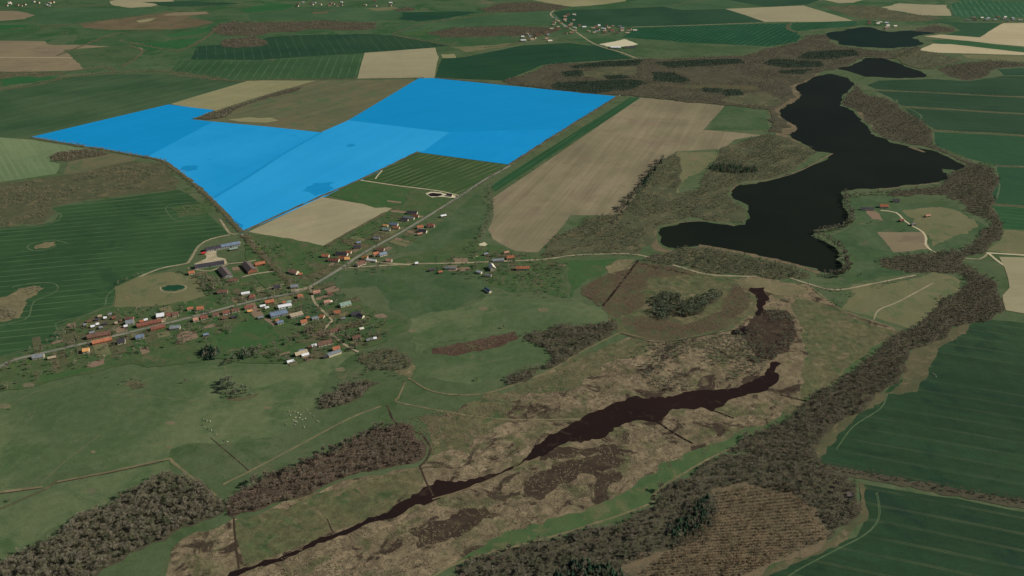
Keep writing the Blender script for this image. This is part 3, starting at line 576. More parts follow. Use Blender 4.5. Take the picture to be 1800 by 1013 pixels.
for i,(w,pts,lab) in enumerate([(5,[(1060,538),(1090,500),(1122,458)],'straight dark ditch across the sedge fen'),
        (3,[(1372,695),(1392,700),(1420,706)],'short dark inlet at the channel end'),
        (3,[(1252,722),(1270,728),(1290,736)],'small dark inlet beside the channel bend'),
        (3.5,[(1155,742),(1190,765),(1218,780)],'narrow ditch running off the channel bend'),
        (2.2,[(1090,586),(1130,598),(1165,602),(1230,592),(1290,580)],'thin dark ditch along the fen wood'),
        (2.4,[(410,905),(414,950),(420,1000)],'straight ditch through the lower left reeds'),
        (1.6,[(575,912),(582,930),(588,938)],'short ditch joining the channel at lower left'),
        (3.4,[(740,762),(752,778),(757,790),(750,808),(738,820)],'curved ditch round the end of the alder wood'),
        (2.4,[(738,820),(748,845),(762,872)],'ditch leaving the curved bend to the channel'),
        (1.6,[(370,770),(400,795),(438,828)],'short dark ditch in the lower left pasture')]):
    way('ditch', pts, w * 0.8, M['channel'] if w > 2.9 and 'curved' not in lab else M['mud'], lab, 0.1, 8)
for w,pts,mat,lab in [(3.4,[(-20,868),(40,860),(75,856)],'drygrass','dry reed ditch at the left edge of the lower pasture'),
        (3.4,[(97,848),(200,828),(290,808),(300,809),(320,826),(380,872)],'drygrass','dry reed ditch across the lower left pasture'),
        (2.6,[(392,852),(440,828),(520,786),(610,738),(670,714)],'drygrass','straight dry ditch towards the alder wood'),
        (2.6,[(712,672),(700,700),(696,706),(740,716),(820,730),(900,738),(1020,737)],'drygrass','pale ditch line from the pond scrub to the channel'),
        (2.2,[(680,712),(694,742),(720,755),(742,765)],'mud','dark ditch from the corner to the alder wood'),
        (3,[(718,665),(760,688),(820,695),(870,688),(900,678),(960,655),(1020,620),(1090,585)],'drygrass','worn track along the edge of the wet meadow'),
        (3,[(1096,586),(1150,598),(1168,602)],'fringe','pale bank beside the fen ditch'),
        (2.6,[(1420,500),(1480,545),(1540,566),(1590,582)],'drygrass','pale bank track above the wet meadow'),
        (2.6,[(1590,584),(1520,655),(1430,735),(1340,770),(1270,795),(1165,855),(1150,880),(1120,895),(1010,932),(880,968),(800,992),(750,1020)],'drygrass','pale path along the foot of the right hand woods'),
        (2.0,[(760,878),(820,860),(900,826),(950,803)],'fringe','pale bank strip along the channel')]:
    way('ditch_bank' if 'ditch' in lab else 'path', pts, w, M[mat], lab, 0.12, 8)
for pts in [[(-20,862),(40,856),(74,852)], ]: pass
way('ditch',[(97,850),(200,830),(288,810.5)],1.5,M['mud'],'dark water line in the lower left ditch',0.1,8)
way('ditch',[(-20,871),(40,863),(74,858)],1.5,M['mud'],'dark water line in the ditch at the left edge',0.1,8)
way('path',[(100,845),(80,860),(40,878),(-10,900)],4,M['margin'],'worn cattle path crossing the lower pasture',0.1,8)
F('dry_patch','drygrass','small round pale patch in the lower pasture',[(160,793),(164,791),(169,793),(166,797),(161,797)],0.5,4)

# ---- lake shores
way('reed_fringe',[(1155,395),(1152,415),(1160,434),(1190,441),(1235,434)],4.2,M['fringe'],'pale reed fringe round the western tip of the lake',0.12,8)
way('reed_fringe',[(1165,398),(1200,391),(1250,388),(1290,396)],3.0,M['fringe'],'pale reed fringe on the north bank of the western bay',0.12,8)
way('reed_fringe',[(1228,432),(1290,442),(1345,454),(1400,467),(1440,480)],11,M['shore'],'pale reed fringe below the western bay',0.12,8)
way('reed_fringe',[(1284,336),(1300,324),(1340,318),(1400,303),(1464,270)],3.6,M['fringe'],'pale reed fringe along the wooded headland',0.12,8)
way('reed_fringe',[(1368,193),(1372,206),(1400,226),(1382,236),(1396,246),(1432,266)],4.2,M['fringe'],'pale reed fringe on the upper west shore',0.12,8)
way('reed_fringe',[(1540,334),(1600,327),(1652,322)],3.6,M['fringe'],'pale reed fringe along the peninsula north shore',0.12,8)
way('reed_fringe',[(1440,128),(1410,142),(1390,152)],5.4,M['fringe'],'pale reed fringe at the lake head',0.12,8)

# ---- roads
way('road',[(-30,672),(0,645),(30,632),(60,625),(150,604),(240,582),(330,560),(440,531),(490,521),(520,515),(545,505),(600,472),(640,445),(700,412),(760,376),(806,347),(850,318),(896,292)],6,M['asphalt'],'grey main street running through the village')
way('road',[(896,292),(960,250),(1030,206),(1090,168),(1140,150),(1170,142)],5.5,M['asphalt'],'grey avenue between the blue block and the green band')
way('road',[(425,412),(450,440),(490,478),(520,512)],5,M['asphalt'],'grey lane from the blue tip down to the main street')
way('road',[(606,472),(660,468),(740,464),(800,463),(900,459),(960,456),(1000,450),(1060,447),(1120,448),(1190,468),(1240,482),(1300,486),(1380,486)],4.5,M['dirt'],'pale side road running east to the lake')
way('road',[(1380,486),(1420,499),(1470,510),(1540,498),(1610,484)],4,M['dirt'],'pale lane passing the foot of the lake')
way('road',[(330,472),(370,477),(400,465),(430,462),(450,458)],4,M['dirt'],'farm lane between the long barns')
way('road',[(425,488),(450,482),(490,476)],4,M['dirt'],'short farm lane below the dark barn')
way('road',[(545,506),(552,530),(560,540),(572,552),(584,565),(570,580),(590,594),(605,606),(630,620)],4,M['dirt'],'narrow lane winding between the new houses')
way('road',[(512,512),(530,510),(548,505)],8,M['dirt'],'widened gravel junction in the village centre')
way('road',[(625,463),(650,461),(662,461),(720,466)],5,M['dirt'],'pale forecourt beside the side road')
way('path',[(450,512),(470,508),(500,500)],3,M['dirt'],'garden path to the small orchard')
way('path',[(632,317),(700,327),(770,336),(806,344)],3.5,M['trackpale'],'pale path below the striped crop')
way('path',[(660,315),(664,309),(672,300)],3,M['trackpale'],'short pale wheel path into the striped crop')
way('road',[(975,18),(968,26),(985,40),(1010,55),(1040,75),(1065,85),(1090,92),(1120,103)],7,M['dirt'],'far village road')
way('road',[(1110,48),(1200,45),(1345,40)],5,M['dirt'],'far field road behind the tramlined crop')
way('path',[(-10,630),(40,617),(80,610)],2,M['track'],'faint wheel path by the western gardens')
F('farmyard','yard','pale concrete farmyard between the long barns',[(358,441),(372,437),(420,424),(424,427),(380,440),(382,452),(396,455),(398,464),(370,461),(342,468),(341,464),(362,455)],0.8,6)
F('farmyard','sand','pale rim round the dark slurry pond',[(748,341),(756,338),(775,339),(788,343),(802,345),(800,349),(780,347),(760,348)],1,6)
F('pond','slurry','black slurry pond beside the main road',[(751,342),(760,340),(775,341),(778,344),(770,346),(756,346)],0.6,5)
F('farmyard','sand','pale yellow silage yard of the far village',[(1052,78),(1075,74),(1098,69),(1106,72),(1122,78),(1100,82),(1065,82)],2,10)
F('farmyard','yard','gravel yard beside the white street barn',[(268,566),(282,559),(292,560),(292,567),(284,568),(278,563)],0.8,5)

# ================================================================== BUILDINGS
def roofm(n, c, c2, rough=0.85, spec=0.1): return plain(n, c, 0.28, 1.2, rough, spec, c2)
R = {'red': roofm('red_tiles', (126, 82, 68), (112, 74, 62)), 'orange': roofm('orange_tiles', (166, 108, 78), (148, 94, 68)),
     'yellow': roofm('yellow_orange_tiles', (208, 156, 98), (194, 142, 86)), 'pink': roofm('faded_pink_tiles', (176, 134, 112), (160, 118, 98)),
     'brown': roofm('brown_tiles', (112, 84, 70), (98, 76, 64)), 'grey': roofm('grey_roofing', (124, 128, 128), (110, 114, 116), 0.6, 0.3),
     'dark': roofm('anthracite_roofing', (66, 62, 66), (56, 54, 60), 0.6, 0.3), 'blue': roofm('blue_grey_metal', (112, 126, 142), (100, 114, 130), 0.5, 0.4),
     'white': roofm('white_sheet_roof', (220, 220, 216), (204, 204, 200), 0.5, 0.3), 'green': roofm('green_grey_roof', (132, 152, 136), (118, 138, 124)),
     'drab': roofm('weathered_grey_brown_roof', (98, 88, 82), (86, 78, 74)), 'tan': roofm('tan_roof', (168, 152, 124), (152, 138, 114)), 'cream': roofm('cream_roof', (214, 206, 184), (200, 192, 170))}
W = {'cream': plain('cream_render', (196, 184, 158), 0.1, 2), 'brick': plain('red_brick_wall', (146, 96, 76), 0.2, 1.0), 'grey': plain('grey_render', (150, 148, 140), 0.1, 2),
     'white': plain('white_render', (218, 214, 204), 0.06, 2), 'wood': plain('dark_timber_wall', (92, 78, 64), 0.2, 0.8)}
GLASS = plain('window_glass', (40, 46, 54), 0.1, 1, 0.15, 0.5); DOOR = plain('door_paint', (96, 66, 48), 0.1, 0.5); CHIM = plain('chimney_brick', (128, 82, 66), 0.2, 0.5)
GATE = plain('barn_gate', (88, 92, 88), 0.1, 0.6)

def box_data(x0, x1, y0, y1, z0, z1):
    return ([(x0,y0,z0),(x1,y0,z0),(x1,y1,z0),(x0,y1,z0),(x0,y0,z1),(x1,y0,z1),(x1,y1,z1),(x0,y1,z1)],
            [(0,3,2,1),(4,5,6,7),(0,1,5,4),(1,2,6,5),(2,3,7,6),(3,0,4,7)])
def shared(name, data, mat):
    me = bpy.data.meshes.new(name); me.from_pydata(data[0], [], data[1]); me.materials.append(mat); return me
ME_WIN = shared('window', box_data(-0.6, 0.6, -0.06, 0.06, -0.7, 0.7), GLASS)
ME_DOOR = shared('door', box_data(-0.55, 0.55, -0.07, 0.07, 0.0, 2.1), DOOR)
ME_GATE = shared('gate', box_data(-1.8, 1.8, -0.08, 0.08, 0.0, 3.0), GATE)
ME_CHIM = shared('chimney', box_data(-0.4, 0.4, -0.4, 0.4, -0.9, 1.1), CHIM)
def child(name, me, parent, loc, rz=0.0):
    o = bpy.data.objects.new(name, me); COL.objects.link(o); o.parent = parent; o.location = loc; o.rotation_euler = (0, 0, rz); return o
BUILT = []       # footprints, kept free of trees
def building(name, label, cat, c, ang, L, D, roof, wall='cream', hw=3.0, pitch=38, detail=2, hip=False, flat=False, group=None):
    """c ground point, ang direction of the ridge, L along the ridge, D across"""
    e = bpy.data.objects.new(name, None); COL.objects.link(e); e.empty_display_size = 2
    e.location = (c[0], c[1], 0.25); e.rotation_euler = (0, 0, ang); tag(e, label, cat, group)
    BUILT.append((c[0], c[1], max(L, D) * 0.55))
    a, b = L / 2, D / 2; rise = 0.45 if flat else math.tan(math.radians(pitch)) * b
    hx = (b * 0.8 if hip else 0.0)
    v, f = box_data(-a, a, -b, b, -0.6, hw)
    if not hip and not flat:
        v = v + [(-a, 0, hw + rise), (a, 0, hw + rise)]; f = [q for q in f if q != (4, 5, 6, 7)] + [(4, 7, 8), (5, 9, 6)]
        f.append((4, 8, 9, 5)); f.append((7, 6, 9, 8))
        v[8] = (-a, 0, hw + rise - 0.12); v[9] = (a, 0, hw + rise - 0.12)
    mesh_obj('wall', v, f, W[wall], e)
    o = 0.45; t = 0.22; sl = rise / b
    def top(z): return [(-a - o, -b - o, hw - o * sl + z), (a + o, -b - o, hw - o * sl + z), (a + o, b + o, hw - o * sl + z), (-a - o, b + o, hw - o * sl + z), (-a - o + hx, 0, hw + rise + z), (a + o - hx, 0, hw + rise + z)]
    if flat:      # single low slope
        lo, hi = hw + 0.05, hw + 0.05 + 2 * rise
        rv = [(-a-o,-b-o,lo),(a+o,-b-o,lo),(a+o,b+o,hi),(-a-o,b+o,hi),(-a-o,-b-o,lo+t),(a+o,-b-o,lo+t),(a+o,b+o,hi+t),(-a-o,b+o,hi+t)]
        rf = [(0,3,2,1),(4,5,6,7),(0,1,5,4),(1,2,6,5),(2,3,7,6),(3,0,4,7)]
    else:
        lo, hi = top(0.03), top(0.03 + t); rv = lo + hi
        rf = [(6,7,11,10),(8,9,10,11),(7,8,11),(9,6,10),(0,4,5,1),(2,5,4,3),(1,5,2),(3,4,0),(0,1,7,6),(1,2,8,7),(2,3,9,8),(3,0,6,9)]
        if not hip: rf = [(6,7,11,10),(8,9,10,11),(0,4,5,1),(2,5,4,3),(0,1,7,6),(2,3,9,8),(1,5,11,7),(5,2,8,11),(3,4,10,9),(4,0,6,10)]
    ro = mesh_obj('roof', rv, rf, R[roof], e)
    if detail >= 2 and not flat:
        child('chimney', ME_CHIM, ro, (a * random.choice((-0.45, 0.35)), 0.3, hw + rise + 0.1))
    if detail >= 1:
        n = max(1, int(L / 4.2))
        for s in (-1, 1):
            for i in range(n):
                x = -a + L * (i + 0.5) / n
                if s == -1 and i == n // 2: continue
                child('window', ME_WIN, e, (x, s * b, hw * 0.55), 0)
        if detail >= 2: child('door', ME_DOOR, e, (-a + L * (n // 2 + 0.5) / n, -b, 0.0))
        else: child('gate', ME_GATE, e, (-a + L * (n // 2 + 0.5) / n, -b, 0.0)) if hw > 3.3 else child('door', ME_DOOR, e, (-a + L * (n // 2 + 0.5) / n, -b, 0.0))
    return e
def bldg(name, label, cat, p, q, D, roof, **k):
    a, b = np.array(U(*p)), np.array(U(*q)); d = b - a
    if name in ('house', 'shed'): m_ = (a + b) / 2; a, b = m_ + (a - m_) * .86, m_ + (b - m_) * .86; D *= .88
    return building(name, label, cat, (a + b) / 2, math.atan2(d[1], d[0]), float(np.linalg.norm(d)), D, roof, **k)
def hse(label, x, y, wpx, roof, slope=-0.19, D=8.5, name='house', cat='house', **k):
    """small building: centre, apparent length in the picture, direction of the street"""
    y += 1.2
    return bldg(name, label, cat, (x - wpx / 2, y - slope * wpx / 2), (x + wpx / 2, y + slope * wpx / 2), D, roof, **k)
BARN = dict(name='barn', cat='barn', hw=3.8, detail=1, pitch=22)
SHED = dict(name='shed', cat='shed', hw=2.4, detail=0, D=5.0, wall='wood')
bldg('barn','long barn with anthracite roof at the top of the farmyard','barn',(362,442),(388,436.6),12,'dark',hw=4,pitch=20,detail=1,wall='grey')
bldg('barn','long barn with blue grey metal roof joined to the anthracite barn','barn',(388.6,436.4),(421,430.2),12,'blue',hw=3.9,pitch=20,detail=1,wall='grey')
bldg('barn','long grey brown barn on the south side of the farmyard','barn',(343,472),(394,464),12,'dark',hw=3.8,pitch=20,detail=1,wall='grey')
bldg('barn','grey brown barn turned across the farm lane','barn',(390,475),(402,489.5),14,'drab',hw=3.6,pitch=24,detail=1,wall='grey')
bldg('barn','dark barn beside the orange roofed shed, turned across the lane','barn',(432,466.5),(444,480),15,'drab',hw=3.8,pitch=26,detail=1,wall='brick')
hse('pale green roofed lean-to under the blue grey barn',411,438.5,14,'green',flat=True,**SHED)
hse('orange roofed shed at the end of the farm lane',457,465,17,'orange',-0.2,8,name='barn',cat='barn',hw=3,detail=1,wall='brick')
hse('orange roofed house left of the grey brown barns',337,481,10,'orange')
hse('pink tiled farmhouse beside the lane to the blue tip',517,480,13,'pink',0.25,10,hw=3.6)
hse('little orange shed next to the pink farmhouse',528.5,483,6,'orange',**SHED)
hse('brown roofed garden house below the dark barn',411,494,16,'brown',-0.1)
hse('brown house with long roof north of the main street',391.5,514.5,18,'brown',-0.1,9)
hse('dark roofed house near the village junction',487,506,12,'dark',-0.15)
hse('grey roofed house beside the widened junction',518,505,13,'grey',-0.1)
# western main street
hse('bright yellow orange square house alone in the western gardens',152,618,11,'yellow',-0.15,10,hw=3.6,pitch=30)
bldg('barn','long orange tiled row building south of the main street','barn',(163,606),(197,598.5),8,'orange',hw=3,detail=1,wall='brick')
bldg('barn','long brown tiled row building north of the main street','barn',(154,595.8),(194,588),9,'brown',hw=3,detail=1,wall='brick')
hse('square dark grey house south of the orange row',214,602,13,'dark',-0.16,11,hw=3.4)
hse('blue roofed house east of the dark grey house',246.5,594,14,'blue',-0.16,10)
hse('grey roofed house behind the long red row',229,568.5,14,'grey',-0.16,11)
hse('brown roofed barn behind the grey house',228,561.5,14,'brown',-0.05,7,name='barn',cat='barn',detail=1,wall='brick')
bldg('barn','long red tiled row building north of the street','barn',(241,575.6),(284,566.6),8,'red',hw=3,detail=1,wall='brick')
bldg('barn','red tiled row building south of the street beside the lawn','barn',(266,581.2),(290,575.6),7,'red',hw=2.8,detail=1,wall='brick')
hse('bright white roofed barn behind the street yard',282.5,556.5,13,'white',-0.15,12,**{k:v for k,v in BARN.items()})
hse('small white shed left of the white barn',256.7,563.5,6,'white',**SHED)
hse('small orange shed between grey house and white shed',249.5,566,7,'orange',**SHED)
hse('red tiled house right of the white barn',297,555.5,9,'red')
hse('red brown house two right of the white barn',308.5,554,11,'brown',-0.2)
hse('pale grey house with flat roof south of the street',308,578,18,'grey',-0.1,9,flat=True,hw=3.4)
hse('small grey shed behind the brown row building',162.5,585.8,9,'grey',**SHED)
hse('grey roofed house at the west end of the village',68,628.5,20,'grey',-0.16,9)
hse('low tan shed at the west end of the street',92,630,14,'tan',**SHED)
hse('white garden hut among the north allotments',185.3,560,5,'white',**SHED)
hse('pale grey garden hut at the top of the allotments',193.7,553.5,6,'grey',**SHED)
hse('dark garden hut in the allotments',186,570,7,'dark',**SHED)
hse('white shed touching the grey house front',221.6,574.6,6,'white',**SHED)
r_al = random.Random(17)
for lab, x_, y_ in [('grey hut at the west end of the allotments',150,572),('brown hut in the allotments beside the crop',157,566),('white hut low in the allotments',164,575),('dark hut in the middle of the allotments',171,563),('tan hut at the north side of the allotments',176,557),('grey hut below the white allotment hut',178,577),('red hut in the upper allotments',201,560),('tan hut near the allotment gate',205,569),('brown hut at the east corner of the allotments',213,565),('small white hut by the allotment path',172,571)]:
    hse(lab, x_, y_, r_al.uniform(4, 7), {'grey':'grey','brown':'brown','white':'white','dark':'dark','tan':'tan','red':'red'}[[w for w in lab.split() if w in ('grey','brown','white','dark','tan','red')][0]], **SHED)
# street houses
hse('small orange roofed cottage north of the street',334.7,544.3,10,'orange',-0.2,6)
hse('orange roofed house next to the open plots',352.5,544,12,'orange',-0.15,9)
for (x, y, w_, r_, lab) in [(344.7,563.6,9,'pink','pink roofed house first in the southern street row'),(359,559.7,12,'red','red roofed house second in the southern street row'),
        (380,554.7,10,'brown','brown roofed house third in the southern street row'),(398,550.8,12,'red','red roofed house fourth in the southern street row'),
        (414,546.9,13,'brown','brown roofed house fifth in the southern street row'),(438,541.8,15,'red','wide red house near the end of the southern street row'),
        (474,532,15,'orange','orange roofed house right of the white topped sheds')]:
    hse(lab, x, y, w_, r_, wall=random.choice(('cream','brick','white')))
hse('small brown shed behind the fourth street house',395,560,10,'brown',**SHED)
hse('small grey shed behind the fifth street house',411.5,558,9,'dark',**SHED)
hse('tan shed behind the wide red house',439.5,548,8,'yellow',**SHED)
hse('white topped long shed beside the red houses',462,539,9,'white',**SHED)
hse('small white shed at the meadow edge',469.6,542.3,6,'white',**SHED)
hse('grey shed standing alone in the meadow',458.5,559.2,9,'grey',**SHED)
hse('blue grey shed behind the dug plots',362.5,589.3,9,'blue',**SHED)
hse('orange red hipped house north of the street',443,523.5,12,'red',-0.15,10,hip=True)
hse('white flat workshop behind the orange red house',432,517.5,14,'white',-0.15,6,name='shed',cat='shed',flat=True,hw=2.8,detail=0)
# new houses
bldg('barn','long bright white roofed hall east of the street','barn',(489.5,543),(512,538.6),9,'white',hw=3.6,pitch=12,detail=1,wall='white')
bldg('barn','long blue grey hall below the white hall','barn',(475.5,557.5),(504.5,551),13,'blue',hw=3.8,pitch=14,detail=1,wall='grey')
bldg('barn','low tan flat hall beside the blue grey hall','barn',(511,559),(532,553.6),9,'tan',hw=3,flat=True,detail=1,wall='grey')
hse('blue grey flat house by the brown plot',493,568.5,10,'blue',-0.2,7,flat=True)
hse('small orange roofed annex by the brown plot',487.5,565,6,'orange',D=5,name='shed',cat='shed',detail=0)
hse('orange roofed house behind the bus lay-by',528,522.3,9,'orange',-0.15)
hse('pink orange house near the junction trees',557,515.6,12,'pink',-0.15,9)
hse('small red shed right of the junction houses',579.4,516.7,7,'red',**SHED)
hse('pale teal shed north of the white hall',508,531.8,8,'green',**SHED)
hse('small orange shed above the white hall',500.5,533,7,'orange',**SHED)
hse('pale orange house at the lane corner',575,532.5,10,'pink',-0.2,8)
hse('white shed joined to the pale orange house',581.5,531.5,5,'cream',**SHED)
hse('green grey roofed house with white porch',607,536.5,18,'green',-0.25,10)
hse('bright orange roofed house at the lane bend',592.8,551,11,'orange',-0.1,9)
hse('large grey L-shaped house at the east edge of the village',626,553.5,16,'dark',-0.1,10)
hse('grey side wing of the L-shaped house',635,557,8,'dark',0.35,7,detail=0,cat='house')
hse('orange roofed house with flat grey garage beside it',566,558,8,'orange',0.1,8)
hse('flat grey garage beside the orange roofed house',554.5,561,11,'grey',flat=True,D=6,name='garage',cat='garage',detail=1,hw=2.6)
hse('small orange hut by the tan flat hall',541,559.5,6,'orange',**SHED)
hse('orange roofed house with a big dark shadow by the orchard',534,568.5,10,'orange',-0.25,9,hw=4)
hse('dark brown house north of the lane fork',588.5,583,16,'brown',-0.2,9)
hse('little grey hut in the east gardens',603,561,6,'grey',**SHED)
hse('white shed beside the long dark brown house',552.7,609.3,8,'white',-0.2,6,name='shed',cat='shed',detail=0)
hse('red brown shed left of the white one',545.5,611,6,'brown',**SHED)
bldg('house','long dark brown house by the lane fork','house',(559,609),(584,603),10,'brown',hw=3)
hse('orange roofed house near the meadow lane',591,614.5,12,'orange',-0.25,8)
bldg('shed','long grey shed at the southern village edge','shed',(577,627.5),(599,620),7,'grey',hw=2.8,flat=True,detail=0)
hse('dark shed at the end of the long grey shed',572,628,7,'dark',**SHED)
hse('white long shed at the southern tip of the village',511.2,636.5,12,'white',-0.25,5,name='shed',cat='shed',detail=0,hw=2.5)
hse('white shed above the southern tip',536.8,625,12,'white',-0.25,5,name='shed',cat='shed',detail=0,hw=2.5)
bldg('barn','long tan brown barn near the southern sheds','barn',(519,627),(540,620.5),8,'tan',hw=3,detail=1,wall='wood')
hse('blue grey roofed shed behind the tan brown barn',531,617.5,10,'blue',**SHED)
hse('brown house under the big dark trees',627,595,14,'brown',-0.15,9)
hse('small bright white hut near the eastern gardens',659,596,5,'white',**SHED)
hse('grey shed left of the bright white hut',649.5,598.5,10,'grey',**SHED)
hse('cream hut beside the garden trees',636,579,7,'cream',**SHED)
# north street
NS = -0.05
hse('orange red house first on the north side street',572.5,451.2,12,'orange',0.05)
hse('long red brown house on the north side street',587,458.5,18,'red',0.08,9)
hse('long dark purple brown house on the north side street',601,448,20,'dark',0.08,9)
hse('orange shed right of the dark purple brown house',613,444.5,9,'orange',0.1,6,name='shed',cat='shed',detail=0)
hse('orange brown house in the middle of the north side street',602,455,11,'orange',0.1,8)
hse('light orange house nearest the main road',610.5,456.5,9,'yellow',-0.1,8)
hse('brown house at the side road corner',634,465,14,'brown',-0.35,10)
hse('orange house left of the pale long shed',642,454.2,9,'orange',0.05)
hse('pale blue long shed beside the forecourt',653,458.7,17,'white',0.12,5,name='shed',cat='shed',detail=0,hw=2.8)
hse('orange house right of the main road',660.5,448,9,'orange',-0.3,9)
hse('blue grey house right of the orange one',673,448.2,12,'blue',-0.25,9)
hse('brown house behind the two roadside houses',669.5,440,12,'brown',0.05,8)
hse('pink orange hut alone behind the forecourt',684,459,10,'pink',0.05,7)
hse('dark roofed house up the small drive',628,436,13,'dark',-0.05,9)
hse('little blue hut north of the dark roofed house',630.4,427.5,7,'blue',**SHED)
hse('white trailer-sized hut on the side road',732,463.8,5,'white',**SHED)
hse('dark roofed house first at the upper road bend',725,375.2,17,'dark',0.05,9)
hse('red roofed house at the upper road bend',730.5,381.2,11,'red',0.08,7)
hse('pale grey long shed at the upper road bend',719,384,18,'grey',0.12,6,name='shed',cat='shed',detail=0)
hse('dark grey shed below the pale grey long shed',711.4,387.8,12,'dark',0.08,7,name='shed',cat='shed',detail=0)
hse('blue grey house set back from the upper road',692.4,395.6,14,'blue',0.1,8)
hse('orange hut set back from the upper road',678,398,8,'yellow',0.1,6,name='shed',cat='shed',detail=0)
hse('orange house near the upper road',697,401.5,10,'orange',0.08,7)
hse('green grey house set back from the upper road',679.5,404.5,13,'green',0.1,8)
hse('light orange house on the right of the upper road',738.5,400.3,10,'orange',-0.15,8)
hse('red hipped house far right of the upper road',757,398,13,'red',0.02,10,hip=True)
hse('dark grey house below the light orange one',743,407.5,14,'dark',0.1,8)
hse('pink shed below the dark grey house',738,412,8,'pink',**SHED)
hse('small pale house left of the upper road',662.5,420,10,'grey',0.05,7)
hse('dark and white shed by the meadow gate',779.5,380,9,'white',**SHED)
hse('long white silo shed beside the slurry pond',791,344,9,'dark',0.15,7,name='shed',cat='shed',detail=0)
# side road
hse('orange roofed house north of the side road',897,454,13,'orange',-0.05,9)
hse('grey row of garages west of the orange house',876,459,20,'grey',-0.06,6,name='garage',cat='garage',detail=0,flat=True)
hse('grey white hut near the pale rubble',854,447.3,7,'grey',**SHED)
bldg('house','tall house with dark and cream roof halves south of the side road','house',(862.5,470),(867,477),10,'cream',hw=5)
hse('long orange building at the east end of the side road',919,473,23,'orange',-0.01,8,hw=3.4)
hse('white hut at the meadow corner',842.5,479.5,8,'white',0.25,5,name='shed',cat='shed',detail=0)
hse('grey white low shed beside the brown scrub',858,485,11,'grey',0.1,5,name='shed',cat='shed',detail=0)
hse('blue metal shed alone on the meadow',857.5,511.5,9,'blue',0.6,6,name='shed',cat='shed',detail=0)
hse('grey shed row south of the side road',792,472.3,20,'grey',0.03,5,name='shed',cat='shed',detail=0)
hse('pale pink shed under the brown field',890,444.6,8,'pink',**SHED)
hse('dark brown hut on the side road verge',759,475,9,'dark',**SHED)
hse('orange hut right of the dark brown verge hut',774,479,6,'orange',**SHED)
# peninsula, ruin
hse('orange roofed lakeside house on the peninsula',1553,363.5,15,'orange',0.02,10)
hse('dark long shed left of the lakeside house',1524,368,22,'dark',0.03,6,name='shed',cat='shed',detail=0)
hse('dark house under the trees behind the lakeside house',1575,354,11,'dark',0.05,8)
hse('small dark hut beside the peninsula track',1604,395,6,'dark',**SHED)
hse('small reddish hut beside the peninsula track',1584,388,7,'red',**SHED)
hse('little tan field shelter in the peninsula pasture',1630,380,8,'pink',**SHED)
hse('roofless grey ruin at the corner of the bottom right crop',1494,871,11,'drab',0.1,6,name='ruin',cat='ruin',detail=0,flat=True,hw=1.8,wall='grey')

# ---- far villages: small houses nobody can tell apart at this distance
def far_village(group, label, boxes, n, roofs, seed):
    r = random.Random(seed); k = 0
    while k < n:
        x0, x1, y0, y1 = r.choice(boxes); x, y = r.uniform(x0, x1), r.uniform(y0, y1); g = U(x, y)
        if any((g[0] - b[0]) ** 2 + (g[1] - b[1]) ** 2 < 22 ** 2 for b in BUILT): continue
        building('house', label, 'house', g, r.uniform(-0.4, 0.4), r.uniform(9, 15), r.uniform(7, 9), r.choice(roofs + ['brown', 'tan', 'grey', 'brown']), hw=3.2, detail=0, group=group); k += 1
far_village('far village centre houses', 'tiny pale or red roofed house in the far village centre', [(972,1012,26,50),(968,1010,46,60),(900,975,58,76),(1005,1080,46,58)], 42, ['red','brown','grey','cream','pink','white','tan'], 3)
far_village('far village eastern houses', 'tiny roofed house along the eastern road of the far village', [(1040,1110,48,60),(1060,1118,52,56)], 16, ['red','cream','pink','white','tan'], 4)
far_village('hamlet left houses', 'tiny roofed house in the hamlet at the top left of centre', [(560,690,2,12),(520,600,5,12)], 18, ['red','cream','brown','grey','white'], 5)
far_village('hamlet houses by the farthest lake', 'tiny roofed house in the hamlet behind the farthest lake', [(1520,1560,36,46),(1550,1580,46,52)], 10, ['red','cream','grey','white'], 6)
far_village('top right village houses', 'tiny roofed house in the village along the top right road', [(1700,1800,31,38)], 14, ['red','cream','grey','white'], 8)
far_village('top left hamlet houses', 'tiny roofed house in the hamlet at the very top left', [(0,110,4,12)], 12, ['red','cream','grey','tan'], 9)
hse('long white livestock hall of the far village',1082,84,18,'white',0.02,16,name='barn',cat='barn',hw=4,detail=0,pitch=14)
hse('long dark livestock hall of the far village',1108,83.5,20,'dark',0.0,16,name='barn',cat='barn',hw=4,detail=0,pitch=14)
hse('big white roofed hall at the left of the far village',920,71.5,9,'white',0.0,14,name='barn',cat='barn',hw=4,detail=0,pitch=14)

# ================================================================== FARM MACHINE, GRAZING CATTLE
def trailer(label, x, y, ang):
    g = U(x, y); e = bpy.data.objects.new('farm_trailer', None); COL.objects.link(e); e.location = (g[0], g[1], 0.3); e.rotation_euler = (0, 0, ang); tag(e, label, 'trailer')
    red = plain('red_machine_paint', (206, 62, 58), 0.05, 1, 0.4, 0.4); dk = plain('black_tyre', (30, 30, 32), 0.05, 1)
    v, f = box_data(-4, 4, -1.6, 1.6, 1.0, 3.2); v[0] = (-3.4,-1.2,1.0); v[1] = (3.4,-1.2,1.0); v[2] = (3.4,1.2,1.0); v[3] = (-3.4,1.2,1.0)
    mesh_obj('body', v, f, red, e); mesh_obj('drawbar', *box_data(3.5, 6.0, -0.12, 0.12, 0.8, 1.0), dk, e)
    n = 12; wv = [(0.55*math.cos(2*math.pi*i/n), s, 0.55*math.sin(2*math.pi*i/n)) for s in (-0.2, 0.2) for i in range(n)]
    wf = [tuple(range(n)), tuple(range(2*n-1, n-1, -1))] + [(i, i+n, (i+1)%n+n, (i+1)%n) for i in range(n)]
    me = shared('wheel', (wv, wf), dk)
    for sx in (-2.2, -0.8):
        for sy in (-1.25, 1.25): child('wheel', me, e, (sx, sy, 0.5))
